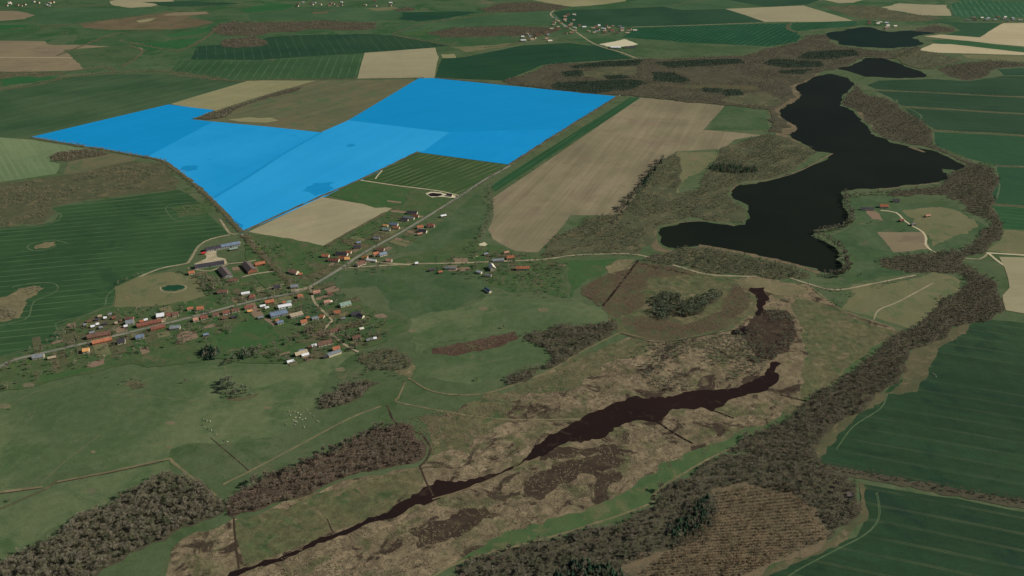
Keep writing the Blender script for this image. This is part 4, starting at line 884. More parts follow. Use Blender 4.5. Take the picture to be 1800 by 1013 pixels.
trailer('red farm trailer parked at the yard corner beside the anthracite barn', 358, 447, 0.6)

def cow_mesh(name, mat):
    sk = []      # one continuous body: rings along the trunk, then neck, head and legs welded on
    V, Fc = [], []
    def tube(pts, n=6):
        base = len(V)
        for i, (p, rx, rz) in enumerate(pts):
            d = Vector(pts[min(i+1, len(pts)-1)][0]) - Vector(pts[max(i-1, 0)][0]); d.normalize()
            s = Vector((0, 1, 0)); u = d.cross(s); u.normalize()
            for k in range(n):
                a = 2 * math.pi * k / n; q = Vector(p) + s * (math.cos(a) * rx) + u * (math.sin(a) * rz); V.append(tuple(q))
        for i in range(len(pts) - 1):
            for k in range(n): Fc.append((base+i*n+k, base+i*n+(k+1)%n, base+(i+1)*n+(k+1)%n, base+(i+1)*n+k))
        Fc.append(tuple(base + k for k in range(n))[::-1]); Fc.append(tuple(base+(len(pts)-1)*n+k for k in range(n)))
    tube([((-1.1,0,1.15),.12,.14),((-1.0,0,1.05),.30,.34),((-0.5,0,.98),.36,.40),((0.1,0,.94),.38,.42),((0.65,0,1.0),.32,.40),((1.0,0,1.05),.2,.26),((1.35,0,.85),.13,.18),((1.6,0,.5),.13,.14),((1.75,0,.22),.07,.08)], 8)
    for x in (-0.85, 0.6):
        for y in (-0.2, 0.2):
            kx = 0.12 if x < 0 else -0.04
            tube([((x, y, .85), .13, .15), ((x + kx * .3, y, .5), .08, .09), ((x - kx, y, .34), .06, .06), ((x - kx * .4, y, 0.0), .06, .07)], 5)
    tube([((-1.12,0,1.2),.03,.03),((-1.2,0,.8),.03,.03),((-1.2,0,.45),.04,.04)], 4)
    for s in (-1, 1): tube([((1.42, s*.1, .86), .03, .05), ((1.42, s*.26, .84), .02, .05)], 4)
    me = bpy.data.meshes.new(name); me.from_pydata(V, [], Fc); me.materials.append(mat); return me
COWS = [cow_mesh('cow', plain('pale_cow_hide', (190, 182, 164), 0.1, 0.6)), cow_mesh('cow', plain('cream_cow_hide', (206, 186, 150), 0.12, 0.6)), cow_mesh('cow', plain('dark_cow_hide', (52, 42, 36), 0.1, 0.6))]
r = random.Random(11)
def cow(x, y, label, group, kind=None):
    me = COWS[kind if kind is not None else r.choice((0, 0, 0, 1))]
    g = U(x, y); o = bpy.data.objects.new('cow', me); COL.objects.link(o); o.location = (g[0], g[1], 0.35); o.rotation_euler = (0, 0, r.uniform(0, 6.28)); tag(o, label, 'cow', group); o.scale = (0.85,) * 3
pts = [(508,724),(518,725),(524,727),(520,735),(527,736),(537,737),(532,739),(540,721),(520,742),(516,740),(522,743),(535,752),(503,747),(558,741),(560,743),(519,748),(552,733),(529,730),(511,731),(545,728)]
for p in pts: cow(p[0], p[1], 'pale cow grazing in the herd on the open pasture', 'herd on the open pasture')
for p in [(358,738),(361,740),(364,741),(370,742),(360,752),(366,755),(372,757),(376,760),(356,748),(395,775),(400,778),(381,765)]: cow(p[0], p[1], 'cow in the small herd left of the main herd', 'small herd left of the main herd', r.choice((0, 2)))
for p in [(1640,658),(1643,660),(1645,663)]: cow(p[0], p[1], 'pale animal standing in the large crop at right', 'animals in the large crop', 0)

# ================================================================== TREES
def treem(n, c, c2, c3, size=9):
    SEED[0] += 77; k = N(n); k.b.inputs['Roughness'].default_value = 0.9
    a = k.mix(k.ramp(k.noise(size, 2, off=SEED[0]), 0.38, 0.62), alb(c), alb(c2))
    a = k.mix(k.ramp(k.noise(size * 6, 3, off=SEED[0] + 7), 0.52, 0.66), a, alb(c3))
    return k.done(a)
TM = {'bare': treem('bare_twigs', (136, 128, 108), (114, 108, 90), (122, 120, 96)), 'red': treem('alder_twigs', (134, 116, 99), (110, 98, 84), (116, 109, 90)),
      'olive': treem('budding_twigs', (112, 114, 86), (96, 101, 74), (124, 118, 92)), 'conifer': treem('conifer_needles', (48, 70, 52), (40, 60, 45), (56, 74, 54)),
      'larch': treem('larch_twigs', (156, 138, 110), (134, 120, 94), (144, 128, 104)), 'fresh': treem('fresh_leaves', (124, 148, 82), (108, 136, 74), (140, 148, 96)), 'willow': treem('grey_green_twigs', (120, 128, 102), (102, 112, 88), (128, 132, 108))}
BARK = plain('tree_bark', (92, 80, 66), 0.15, 0.6)
def tapered(p, q, r0, r1, n=5):
    p, q = np.array(p, float), np.array(q, float); d = q - p; d /= np.linalg.norm(d)
    s = np.cross(d, (0.3, 0.9, 0.1)); s /= np.linalg.norm(s); u = np.cross(d, s)
    a = np.arange(n) * 2 * np.pi / n; ring = np.cos(a)[:, None] * s + np.sin(a)[:, None] * u
    V = np.vstack([p + ring * r0, q + ring * r1]); F_ = []
    for i in range(n): j = (i + 1) % n; F_ += [(i, j, n + j), (i, n + j, n + i)]
    return V, np.array(F_)
def join(parts):
    V, F_, o = [], [], 0
    for v, f in parts: V.append(v); F_.append(f + o); o += len(v)
    return np.vstack(V), np.vstack(F_)
def broad(seed, n, h=11.0, r=4.0, twig=(1.3, 0.30), bush=False, limbs=5):
    """unit tree: (trunk, crown); the crown is a loose cloud of twig sprays with gaps and clumps"""
    g = np.random.default_rng(seed); ch = h * (0.68 if not bush else 0.9); cz = h - ch / 2
    tr = [tapered((0, 0, -0.4), (g.normal(0, .2), g.normal(0, .2), h * 0.72), 0.028 * h, 0.008 * h, 5)]
    for i in range(limbs):
        a = 2 * np.pi * (i + g.random()) / max(1, limbs); z = h * g.uniform(0.22, 0.5); L = r * g.uniform(0.6, 0.95)
        tr.append(tapered((0, 0, z), (np.cos(a) * L, np.sin(a) * L, z + h * g.uniform(0.12, 0.36)), 0.012 * h, 0.004 * h, 4))
    nc = 9; cd = g.normal(size=(nc, 3)); cd /= np.linalg.norm(cd, axis=1)[:, None]; cc = cd * g.uniform(0.35, 0.72, (nc, 1)); cs = g.uniform(0.26, 0.42, nc)
    k = g.integers(0, nc, n); d = g.normal(size=(n, 3)); d /= np.linalg.norm(d, axis=1)[:, None]
    P = cc[k] + d * cs[k][:, None] * g.uniform(0.5, 1.0, (n, 1))
    C = P * np.array((r, r, ch / 2)) + np.array((0, 0, cz)); C[:, 2] = np.maximum(C[:, 2], h * 0.08)
    out = P / (np.linalg.norm(P, axis=1)[:, None] + 1e-6); ax = out * 0.8 + np.array((0, 0, 0.5)) + g.normal(0, 0.55, (n, 3)); ax /= np.linalg.norm(ax, axis=1)[:, None]
    sd_ = np.cross(ax, g.normal(size=(n, 3))); sd_ /= np.linalg.norm(sd_, axis=1)[:, None]
    l = twig[0] * g.uniform(0.6, 1.4, (n, 1)); w = twig[1] * g.uniform(0.6, 1.4, (n, 1))
    V = np.stack([C - sd_ * w, C + sd_ * w, C + ax * l], 1).reshape(-1, 3); F_ = np.arange(3 * n).reshape(-1, 3)
    return join(tr), (V, F_)
def fir(seed, n, h=14.0, r=2.8):
    r *= 1.35
    g = np.random.default_rng(seed); tr = [tapered((0, 0, -0.4), (0, 0, h * 0.95), 0.02 * h, 0.004 * h, 5)]
    t = 1 - np.sqrt(g.random(n)); z = h * (0.12 + 0.86 * t); a = g.random(n) * 2 * np.pi; rr = r * (1 - t) * g.uniform(0.55, 1.05, n) * (1 + 0.18 * np.sin(z * 5.2)) + 0.1
    C = np.stack([np.cos(a) * rr * 0.35, np.sin(a) * rr * 0.35, z + 0.25], 1); T = np.stack([np.cos(a) * rr * 1.1, np.sin(a) * rr * 1.1, z - 0.35 * rr], 1)
    s = np.stack([-np.sin(a), np.cos(a), g.normal(0, .25, n)], 1) * (0.28 + 0.22 * rr[:, None]); M_ = C * 0.45 + T * 0.55
    V = np.stack([C, M_ - s, T, M_ + s], 1).reshape(-1, 3); b = np.arange(n)[:, None] * 4
    F_ = np.vstack([b + np.array((0, 1, 2)), b + np.array((0, 2, 3))])
    return join(tr), (V, F_)

# ---- where the trees stand
rt = np.random.default_rng(21)
TREES = []     # x, y, height, radius, kind, wood
FREE = np.array([(b[0], b[1], b[2]) for b in BUILT])
EXCL = [np.array(LAKE_G), np.array(LAKE2_G), np.array(LAKE3_G), np.array(UU(CH))]
SHORES = []
for pts_, w_, lab in [([(1436,129),(1410,142),(1388,153),(1399,168),(1362,192),(1367,208),(1392,225),(1374,236),(1392,249),(1428,268)], [16, 26, 30, 24, 34, 30, 22, 30, 26, 14], 'wide pale brown reed belt on the upper west shore'),
                      ([(1148,392),(1144,415),(1156,438),(1190,445)], [8, 18, 16, 8], 'pale brown reed belt round the western tip of the lake'), ([(1508,195),(1526,213),(1545,228)], [10, 18, 8], 'pale brown clearing on the eastern shore'),
                      ([(1600,258),(1625,268)], [14, 8], 'pale sandy clearing on the eastern shore')]:
    sp_ = ribbon_poly(smooth_path(UU(pts_), 8), w_, 0.1); parcel('reed_belt', sp_, M['shore'], lab); SHORES.append(np.array(sp_))
EXCL += SHORES
def clear(P, margin=1.5):
    ok = np.ones(len(P), bool)
    for e in EXCL: ok &= ~in_poly(P, e)
    d = np.hypot(P[:, None, 0] - FREE[None, :, 0], P[:, None, 1] - FREE[None, :, 1]) < FREE[None, :, 2] + margin
    return ok & ~d.any(1)
def fill(poly, sp, kinds, h, wood, dens=1.0, r=None, clump=0.0, holes=()):
    sp *= 0.84; h *= 0.8
    poly = np.array(poly); lo, hi = poly.min(0), poly.max(0)
    xs, ys = np.meshgrid(np.arange(lo[0], hi[0], sp), np.arange(lo[1], hi[1], sp)); P = np.stack([xs.ravel(), ys.ravel()], 1) + rt.uniform(-.5, .5, (xs.size, 2)) * sp * 0.95
    P = P[in_poly(P, poly)]
    if len(P) == 0: return
    P = P[clear(P)]
    for hp in holes: P = P[~in_poly(P, hp)]
    if clump:
        ph = rt.uniform(0, 6, 6); v = np.sin(P[:, 0] / 17 + ph[0]) + np.sin(P[:, 1] / 23 + ph[1]) + np.sin((P[:, 0] + P[:, 1]) / 37 + ph[2]) + np.sin((P[:, 0] - P[:, 1]) / 11 + ph[3])
        P = P[v + rt.normal(0, .6, len(P)) > (-2 + 4 * clump)]
    P = P[rt.random(len(P)) < dens]; names = list(kinds); pr = np.array([kinds[k] for k in names], float); pr /= pr.sum()
    for p in P:
        k = names[rt.choice(len(names), p=pr)]; hh = h * (rt.uniform(0.35, 0.6) if rt.random() < 0.3 else rt.uniform(0.7, 1.2)) * (1.15 if k == 'conifer' else 0.92); rr = (r or (0.6 + hh * 0.34)) * rt.uniform(0.8, 1.25)
        TREES.append((p[0], p[1], hh, rr, k, wood))
def row(pts, sp, kinds, h, wood, jit=1.5, gap=0.12, w=0.0):
    path = smooth_path(UU(pts), 4.0); acc = 0; names = list(kinds); pr = np.array([kinds[k] for k in names], float); pr /= pr.sum(); last = path[0]; nxt = 0.0
    L = 0.0; Q = []
    for a, b in zip(path[:-1], path[1:]):
        d = np.linalg.norm(b - a)
        while nxt <= L + d:
            Q.append(a + (b - a) * (nxt - L) / max(d, 1e-6) + rt.normal(0, jit, 2) + rt.uniform(-.5, .5) * w * np.array((-(b - a)[1], (b - a)[0])) / max(d, 1e-6)); nxt += sp * rt.uniform(0.7, 1.3)
        L += d
    Q = np.array(Q); Q = Q[clear(Q, 0.5)]
    for p in Q:
        if rt.random() < gap: continue
        k = names[rt.choice(len(names), p=pr)]; hh = h * rt.uniform(0.7, 1.25); TREES.append((p[0], p[1], hh, hh * 0.38 * rt.uniform(.8, 1.2), k, wood))
def wood(label, pts, sp, kinds, h, floor='litter', amp=5, **k):
    g = rough_edge(UU(pts), amp, 14); 
    if floor: parcel('woodland_floor', g, M[floor], 'brown floor of the ' + label.split(' in ')[0] if False else 'ground under the ' + label)
    fill(g, sp, kinds, h, label, **k); return g
B_, O_, C_, S_ = {'bare': 1}, {'bare': .6, 'olive': .4}, {'conifer': 1}, {'bare': .55, 'olive': .3, 'willow': .15}
LARCH = np.array(UU([(1250,862),(1310,848),(1390,866),(1440,905),(1462,935),(1345,1002),(1300,1030),(1120,1030),(1090,1000),(1180,965),(1240,940),(1262,905)]))
wood('bare wood in the lower left corner', [(300,828),(335,845),(372,870),(397,886),(388,905),(320,927),(250,967),(180,1002),(120,1045),(-60,1045),(-60,1010),(0,992),(60,962),(120,927),(180,892),(240,857)], 5.6, {'bare': .8, 'olive': .2}, 10)
wood('reddish alder wood left of the channel', [(397,882),(430,857),(520,822),(620,777),(690,747),(730,757),(750,782),(748,802),(728,815),(650,830),(560,860),(480,885),(410,911)], 5.4, {'red': .85, 'bare': .15}, 8.5, 'litter_red')
row([(410,868),(480,838),(560,808),(600,788),(650,765),(690,748)], 8, {'bare': 1}, 11, 'reddish alder wood left of the channel', 3)
wood('spindle shaped copse in the open pasture', [(562,702),(600,677),(640,669),(668,673),(640,691),(600,713),(572,719)], 5.6, B_, 9)
wood('scrub round the ditch corner', [(628,630),(680,613),(715,624),(725,640),(700,652),(665,650)], 6, S_, 7, 'scrub')
row([(625,668),(650,655),(672,650),(700,660),(715,670)], 7, B_, 6, 'scrub round the ditch corner', 2)
wood('tree wedge above the wet meadow track', [(920,592),(990,573),(1083,566),(1086,580),(1030,613),(985,640),(935,666),(890,676),(897,662),(958,644),(974,629),(962,613)], 5.8, {'bare': .8, 'olive': .2}, 9)
wood('dense round clump in the sedge fen', [(1150,522),(1180,517),(1210,531),(1258,510),(1270,520),(1240,540),(1205,558),(1165,566),(1146,550)], 5.6, {'willow': .85, 'olive': .15}, 13)
area('fen_pool', [(1318,565),(1345,545),(1385,548),(1396,570),(1388,605),(1350,632),(1325,620),(1310,590)], M['mud'], 'dark wet ground under the eastern fen wood', 5, 10)
wood('fen wood above the dark channel', [(1112,622),(1150,607),(1240,597),(1292,582),(1340,547),(1383,547),(1398,570),(1390,610),(1352,636),(1335,660),(1250,678),(1190,690),(1135,662)], 6.2, {'bare': .4, 'willow': .6}, 7, None, clump=0.25)
wood('belt wood along the right hand crop', [(1280,792),(1330,765),(1400,725),(1470,675),(1540,620),(1592,584),(1640,548),(1690,512),(1700,480),(1752,500),(1764,548),(1720,566),(1670,582),(1612,612),(1590,640),(1582,672),(1540,692),(1466,748),(1434,796),(1450,822),(1400,812),(1330,800)], 5.8, {'bare': .72, 'red': .2, 'olive': .08}, 9.5)
wood('bottom right wood beside the corner crop', [(745,1045),(800,997),(880,973),(1010,938),(1130,898),(1156,878),(1165,862),(1270,799),(1330,792),(1440,822),(1503,850),(1512,905),(1460,948),(1345,1005),(1290,1045)], 5.8, {'bare': .7, 'olive': .22, 'red': .08}, 9, dens=0.85, holes=[LARCH])
parcel('woodland_floor', rough_edge([tuple(p) for p in LARCH], 4, 12), M['larch'], 'pale brown floor under the larch rows')
fill(UU([(1165,930),(1190,915),(1215,905),(1225,880),(1245,868),(1255,895),(1250,920),(1220,945),(1185,945)]), 4.8, C_, 9, 'dark conifer group inside the bottom right wood')
fill(UU([(950,1045),(985,1000),(1010,985),(1050,990),(1090,1005),(1110,1045)]), 4.9, C_, 9, 'dark conifers cut by the bottom edge')
for i in range(30):
    y0 = 862 + i * 5.4; x0 = 1262 - max(0, i - 6) * 6.5; x1 = min(1385 + i * 4.2, 1470 - max(0, i - 16) * 12)
    if x1 - x0 > 30: row([(x0, y0 + 6), ((x0 + x1) / 2, y0 - 2), (x1, y0 - 9)], 3.4, {'larch': 1}, 4.6, 'larch rows in the bottom right wood', 0.35, 0.06)
way('hedge_bank', [(1440,823),(1520,836),(1600,851),(1700,870),(1830,894)], 15, M['litter'], 'brown bank under the hedge between the right hand crops', 0.08, 8)
row([(1440,820),(1520,833),(1600,848),(1700,866),(1830,890)], 2.4, {'bare': .6, 'red': .4}, 4.6, 'hedge between the two right hand crops', 1.4, 0.02, 9)
wood('shore wood below the western bay', [(1130,457),(1175,443),(1235,436),(1290,446),(1345,458),(1400,471),(1425,490),(1330,486),(1240,479),(1180,466)], 6.6, O_, 9, 'scrub')
fill_holes_w = [np.array(UU([(1120,425),(1150,405),(1150,425),(1130,440)])), np.array(UU([(1230,370),(1275,366),(1268,378),(1235,380)])), np.array(UU([(1100,400),(1150,378),(1200,368),(1180,376),(1130,398)]))]
wood('mixed wood west of the lake', [(1092,376),(1130,322),(1160,283),(1192,268),(1200,300),(1190,340),(1230,330),(1255,285),(1275,258),(1350,236),(1388,242),(1436,268),(1396,300),(1338,316),(1294,323),(1282,338),(1288,352),(1312,372),(1308,392),(1240,386),(1192,388),(1158,398),(1150,425),(1125,447),(1060,444),(1000,448),(952,452),(985,412),(1030,385)], 7.2, {'bare': .5, 'olive': .4, 'willow': .1}, 8, 'scrub', dens=0.92, clump=0.2, holes=fill_holes_w)
row([(1092,374),(1110,348),(1128,325),(1150,298),(1168,280)], 6, {'conifer': .5, 'bare': .5}, 13, 'dark tree row beside the long brown field', 2, 0.0, 6)
row([(1080,392),(1100,365),(1125,335),(1150,305)], 4, {'conifer': .3, 'willow': .4, 'bare': .3}, 8, 'dark tree row beside the long brown field', 3, 0.0, 12)
fill(UU([(1245,293),(1270,290),(1330,296),(1335,303),(1300,306),(1250,302)]), 6, C_, 12, 'dark conifer block in the wood west of the lake')
STANDS = [[(1000,118),(1060,108),(1130,106),(1120,116),(1050,119),(1010,121)],[(1145,128),(1180,128),(1215,142),(1200,146),(1150,144)],[(980,146),(1050,143),(1110,140),(1140,146),(1110,158),(1050,165),(1000,160),(970,154)],[(1060,134),(1090,132),(1110,138),(1070,141)],[(1270,158),(1300,158),(1310,168),(1275,170)],[(1420,92),(1500,88),(1510,98),(1450,105),(1400,103)],[(1360,104),(1440,108),(1450,118),(1380,120),(1340,112)],[(1370,124),(1430,122),(1410,131),(1370,130)],[(985,128),(1020,124),(1025,134),(995,136)],[(1235,155),(1270,156),(1265,164),(1240,163)],[(1150,110),(1300,104),(1310,112),(1180,120)]]
GLADES = [([(1158,122),(1230,124),(1300,128),(1330,133),(1300,142),(1260,150),(1222,146),(1215,140),(1190,128)], 'litter', 'wide brown clearing in the far forest'), ([(1004,149),(1030,149),(1056,155),(1045,158),(1012,153)], 'drygrass', 'small tan clearing near the blue block'),
    ([(1140,148),(1200,150),(1330,152),(1325,160),(1240,158),(1150,152)], 'reed_dark', 'reddish brown strip clearing in the far forest'), ([(1020,128),(1062,119),(1120,119),(1118,133),(1070,133),(1062,140),(1030,136)], 'scrub', 'tan brown clearing left in the far forest'),
    ([(1300,166),(1350,164),(1366,172),(1362,188),(1300,184),(1260,178)], 'scrub', 'brown clearing at the end of the long ploughed field'), ([(930,128),(960,122),(975,128),(950,142),(925,140)], 'litter', 'brown clearing at the western forest edge')]
wood('broken forest behind the large blue block', [(905,136),(955,116),(1000,112),(1112,105),(1200,103),(1310,99),(1345,86),(1400,76),(1416,62),(1450,62),(1458,72),(1478,82),(1520,88),(1570,89),(1620,84),(1610,95),(1575,104),(1520,100),(1498,112),(1470,122),(1436,130),(1415,142),(1388,153),(1400,170),(1364,190),(1366,206),(1392,224),(1376,234),(1350,234),(1354,214),(1345,192),(1280,186),(1200,179),(1125,171),(1090,168),(900,149),(885,143)], 11, {'bare': .58, 'olive': .3, 'conifer': .12}, 10, 'litter', amp=8, dens=0.9, clump=0.2, holes=[np.array(UU(h_)) for h_, _, _ in GLADES] + [np.array(UU(q)) for q in STANDS])
for h_, m_, l_ in GLADES: parcel('clearing', rough_edge(UU(h_), 7, 14), M[m_], l_)
for q in STANDS:
    parcel('woodland_floor', rough_edge(UU(q), 6, 14), M['needles'], 'dark ground under a conifer stand of the far forest'); fill(UU(q), 6.5, C_, 12, 'dark conifer stands in the far forest')
wood('wood on the eastern shore of the lake', [(1506,150),(1524,168),(1562,176),(1610,207),(1640,232),(1640,255),(1690,280),(1742,295),(1756,312),(1744,340),(1744,362),(1700,364),(1655,342),(1600,345),(1560,344),(1580,336),(1655,326),(1672,304),(1696,298),(1704,292),(1690,284),(1640,261),(1572,248),(1536,232),(1522,215),(1508,194),(1482,184),(1486,172),(1500,160)], 8, {'bare': .72, 'olive': .28}, 10)
wood('tree crescent round the peninsula pasture', [(1742,362),(1764,395),(1760,420),(1735,442),(1700,450),(1705,470),(1752,498),(1700,486),(1685,480),(1640,478),(1560,472),(1546,458),(1580,450),(1622,447),(1690,442),(1722,420),(1740,400),(1720,380),(1690,370),(1700,364)], 7.2, {'bare': .7, 'olive': .3}, 10)
row([(1484,342),(1488,360),(1496,378),(1496,392),(1478,402),(1436,409),(1450,421),(1478,440),(1488,456),(1488,472),(1476,484),(1444,484)], 3.6, B_, 11, 'tree belt on the peninsula shore', 1.6, 0.0, 8)
row([(1492,348),(1540,342),(1580,344)], 5, O_, 9, 'tree belt on the peninsula shore', 2, 0.0, 6)
wood('scrub valley at the left', [(-40,338),(90,318),(180,298),(290,288),(312,308),(306,326),(220,336),(150,340),(92,352),(82,382),(20,394),(-40,400)], 8.5, {'bare': .55, 'red': .25, 'olive': .2}, 6, None, clump=0.42)
wood('lens shaped copse in the pale crop', [(88,277),(100,269),(150,263),(192,270),(160,277),(120,284),(92,284)], 8, {'bare': .7, 'red': .3}, 8)
wood('tapering copse in the stubble field', [(340,210),(382,196),(440,179),(500,159),(535,153),(520,161),(470,173),(420,190),(398,206),(362,212)], 8, B_, 9)
wood('scrub at the left edge of the broad crop', [(-30,536),(15,540),(32,552),(30,562),(-30,566)], 6, {'bare': 1}, 7, None)
fill(UU([(48,508),(70,504),(72,512),(58,520),(46,516)]), 6, S_, 5, 'scrub in the tan hollow of the broad crop')
fill(UU([(310,368),(345,362),(362,366),(340,376),(318,380)]), 8, S_, 6, 'scrub island beside the blue tip', dens=.7)
wood('garden trees east of the tall house', [(872,490),(930,476),(998,462),(998,522),(960,524),(900,512)], 9.5, {'bare': .5, 'olive': .35, 'willow': .15}, 8, None, dens=.8)
wood('far wood left of the top meadows', [(386,42),(410,38),(450,40),(560,37),(655,40),(662,50),(640,53),(560,52),(470,58),(440,64),(400,63),(372,57)], 14, {'red': .5, 'bare': .5}, 10, amp=8)
wood('far copse on the dark tramlined crop', [(395,70),(450,64),(468,72),(452,82),(410,84),(388,80)], 13, {'red': .5, 'bare': .5}, 10, amp=8)
wood('far oval wood in the centre', [(748,60),(800,49),(900,46),(990,50),(960,62),(850,65),(780,66)], 14, {'red': .6, 'bare': .4}, 10, amp=8)
wood('far wood at the top right of centre', [(842,16),(880,6),(940,4),(1000,12),(980,18),(900,22),(855,21)], 15, {'red': .5, 'bare': .5}, 10, amp=8)
wood('small round far copse', [(693,17),(712,13),(730,15),(725,19),(700,20)], 13, {'red': .6, 'bare': .4}, 9)
wood('dark grove at the right below the pale strips', [(1648,122),(1690,112),(1740,107),(1800,112),(1830,116),(1750,121),(1738,132),(1700,142),(1668,134)], 10, {'bare': .8, 'olive': .2}, 10)
wood('tree belt behind the farthest lake', [(1600,54),(1640,44),(1680,52),(1678,56),(1650,58)], 13, {'bare': 1}, 9)
wood('thin wood between the farthest lakes', [(1560,92),(1600,86),(1650,94),(1690,106),(1648,118),(1620,122),(1592,114),(1575,104)], 12, {'bare': .7, 'olive': .3}, 8, 'scrub', clump=.3)
wood('scrub at the top right between the tan fields', [(1440,12),(1500,10),(1545,12),(1580,22),(1660,32),(1620,38),(1540,34),(1500,30)], 15, {'bare': .8, 'olive': .2}, 7, 'scrub', amp=10, clump=.45)
wood('brown far copse at the left edge', [(-30,132),(60,130),(100,128),(60,137),(0,143),(-30,146)], 11, {'bare': .6, 'red': .4}, 7, None, clump=.3)
# rows
for pts_, sp, k_, h_, lab, w_ in [([(58,243),(150,258),(258,277),(290,285)],7,{'bare':1},7,'tree row along the western blue edge',4),([(290,285),(330,315),(372,352),(424,408)],7.5,{'bare':.8,'olive':.2},8,'tree row down to the blue tip',5),
        ([(428,414),(455,442),(490,478),(518,508)],7.5,{'bare':.7,'olive':.2,'fresh':.1},10,'avenue trees on the lane to the village',7),([(896,291),(940,262),(1000,224),(1088,169)],9,{'bare':1},6,'tree row along the grey avenue',4),
        ([(894,292),(850,322),(806,350),(770,374)],9,{'bare':.8,'olive':.2},7,'roadside trees by the striped crop',3),([(300,132),(400,142),(500,140),(628,139),(745,137)],9,{'bare':1},6,'hedge behind the stubble and fallow fields',3),
        ([(765,137),(860,146),(900,150)],9,{'bare':1},6,'hedge at the far edge of the blue block',3),([(858,324),(864,350),(862,380),(848,410),(835,430),(820,445)],6,{'bare':.85,'olive':.15},8,'stream side trees left of the brown field',10),
        ([(425,409),(500,374),(566,345),(636,315),(735,267)],9,{'bare':.8,'olive':.2},4,'low hedge under the light blue block',1.5),([(572,433),(630,400),(690,368)],8,{'olive':.6,'bare':.4},3.5,'garden hedge beside the tan square field',1.5),
        ([(1525,158),(1640,163),(1830,173)],8,B_,5,'first hedge between the crops east of the lake',3),([(1585,188),(1700,195),(1830,203)],8,B_,5,'second hedge between the crops east of the lake',3),
        ([(1642,230),(1740,235),(1830,242)],8,B_,5,'third hedge between the crops east of the lake',3),([(1750,291),(1830,295)],7,B_,5,'fourth hedge between the crops east of the lake',2),([(1752,360),(1830,366)],7,B_,5,'fifth hedge between the crops east of the lake',2),
        ([(100,138),(200,128),(300,127),(400,141)],9,{'red':.4,'bare':.6},7,'hedge above the slanting tramlined crop',6),([(228,76),(300,88),(330,84),(362,66),(380,50)],12,B_,7,'far hedge beside the tramlined crops',6),
        ([(0,158),(60,150),(110,138)],11,{'red':.5,'bare':.5},6,'hedge above the left end of the slanting crop',8),([(1118,100),(1065,84),(1040,76)],11,B_,8,'tree row on the far village road',4),
        ([(690,62),(760,75),(800,81)],13,B_,7,'hedge at the pointed tip of the far crop',4),([(740,42),(850,26),(900,16)],15,B_,7,'far hedge to the top woods',4),
        ([(100,98),(205,60),(290,54)],16,B_,6,'far hedge left of the brown fallow',6),([(-20,56),(100,46),(240,28),(380,10)],16,B_,6,'far hedge at the top left',4),([(1385,42),(1386,52),(1412,60)],12,B_,7,'hedge between the far tramlined crops',4),
        ([(440,24),(520,18),(600,20)],15,B_,6,'far hedge through the top meadows',3),([(690,60),(720,50),(745,42)],15,B_,6,'far hedge between two top meadows',3),([(130,42),(66,46),(20,52)],15,B_,6,'far hedge beside the vivid green strip',3),([(215,118),(250,92),(228,80)],13,B_,6,'far hedge round the mottled meadow',4),([(850,84),(900,78),(960,60)],13,B_,6,'far hedge towards the far village',4),([(1165,12),(1240,0)],16,B_,5,'far hedge beside the light green field',2),([(1500,37),(1560,20)],14,B_,6,'far hedge above the hamlet lane',5),([(110,128),(180,118),(205,126)],11,B_,6,'far hedge below the big tan field',6),([(0,18),(70,12),(190,10)],16,B_,6,'far hedge at the very top left',5),
        ([(1640,36),(1700,33),(1830,36)],13,B_,6,'tree row along the top right road',6),([(1455,58),(1480,53),(1505,46)],13,B_,7,'tree row above the farthest lake',5),([(1575,30),(1610,36),(1680,50)],14,B_,7,'tree row right of the farthest lake',6),
        ([(1122,462),(1180,474),(1240,485)],7,{'bare':.7,'willow':.3},8,'trees along the side road near the lake',6),([(960,455),(1060,446),(1120,450)],8,O_,7,'trees along the side road east of the houses',6),
        ([(1420,503),(1450,520),(1480,540)],7,B_,7,'trees by the pale bank track',8),([(1500,520),(1470,512),(1440,508)],6,S_,6,'trees by the pale bank track',10),
        ([(1540,505),(1600,490),(1640,478)],8,B_,6,'trees along the lane foot',5),([(1060,690),(900,680),(840,697),(780,692)],16,S_,3,'bushes along the wet meadow track',3),
        ([(1075,465),(1020,480),(1000,520)],12,S_,3,'bushes at the square meadow',2),([(205,500),(240,486),(252,482)],7,B_,7,'trees at the paddock corner',2)]:
    if 'hedge' in lab or 'blue edge' in lab or 'blue tip' in lab or 'avenue' in lab: way('hedge_bank', pts_, 5 + w_, M['margin'], 'rough grass strip under the ' + lab, 0.15, 14)
    row(pts_, sp * .8, k_, h_ * .85, lab, w=w_)
for hp in GARDEN_HEDGES: row(hp, 2.6, {'olive': .4, 'bare': .5, 'conifer': .1}, 3.2, 'garden hedges of the village', 0.5, 0.12)
# scattered trees
def scatter(label, n, poly, kinds, h): 
    g = np.array(UU(poly)); lo, hi = g.min(0), g.max(0); c = 0; names = list(kinds); pr = np.array(list(kinds.values()), float); pr /= pr.sum(); tries = 0
    while c < n and tries < 4000:
        tries += 1; p = rt.uniform(lo, hi)
        if not in_poly(p, g)[0] or not clear(p[None])[0]: continue
        hh = h * rt.uniform(.55, 1.35); TREES.append((p[0], p[1], hh, hh * .4, names[rt.choice(len(names), p=pr)], label)); c += 1
scatter('tree in the western village gardens', 230, [(0,650),(110,580),(200,548),(340,535),(440,560),(400,600),(300,610),(220,640),(120,650),(10,690)], {'bare': .56, 'olive': .28, 'fresh': .06, 'conifer': .1}, 7)
scatter('tree in the central village gardens', 210, [(350,490),(420,490),(520,510),(600,505),(700,575),(650,605),(560,600),(470,575),(440,550),(360,530)], {'bare': .62, 'olive': .26, 'fresh': .07, 'conifer': .1}, 7)
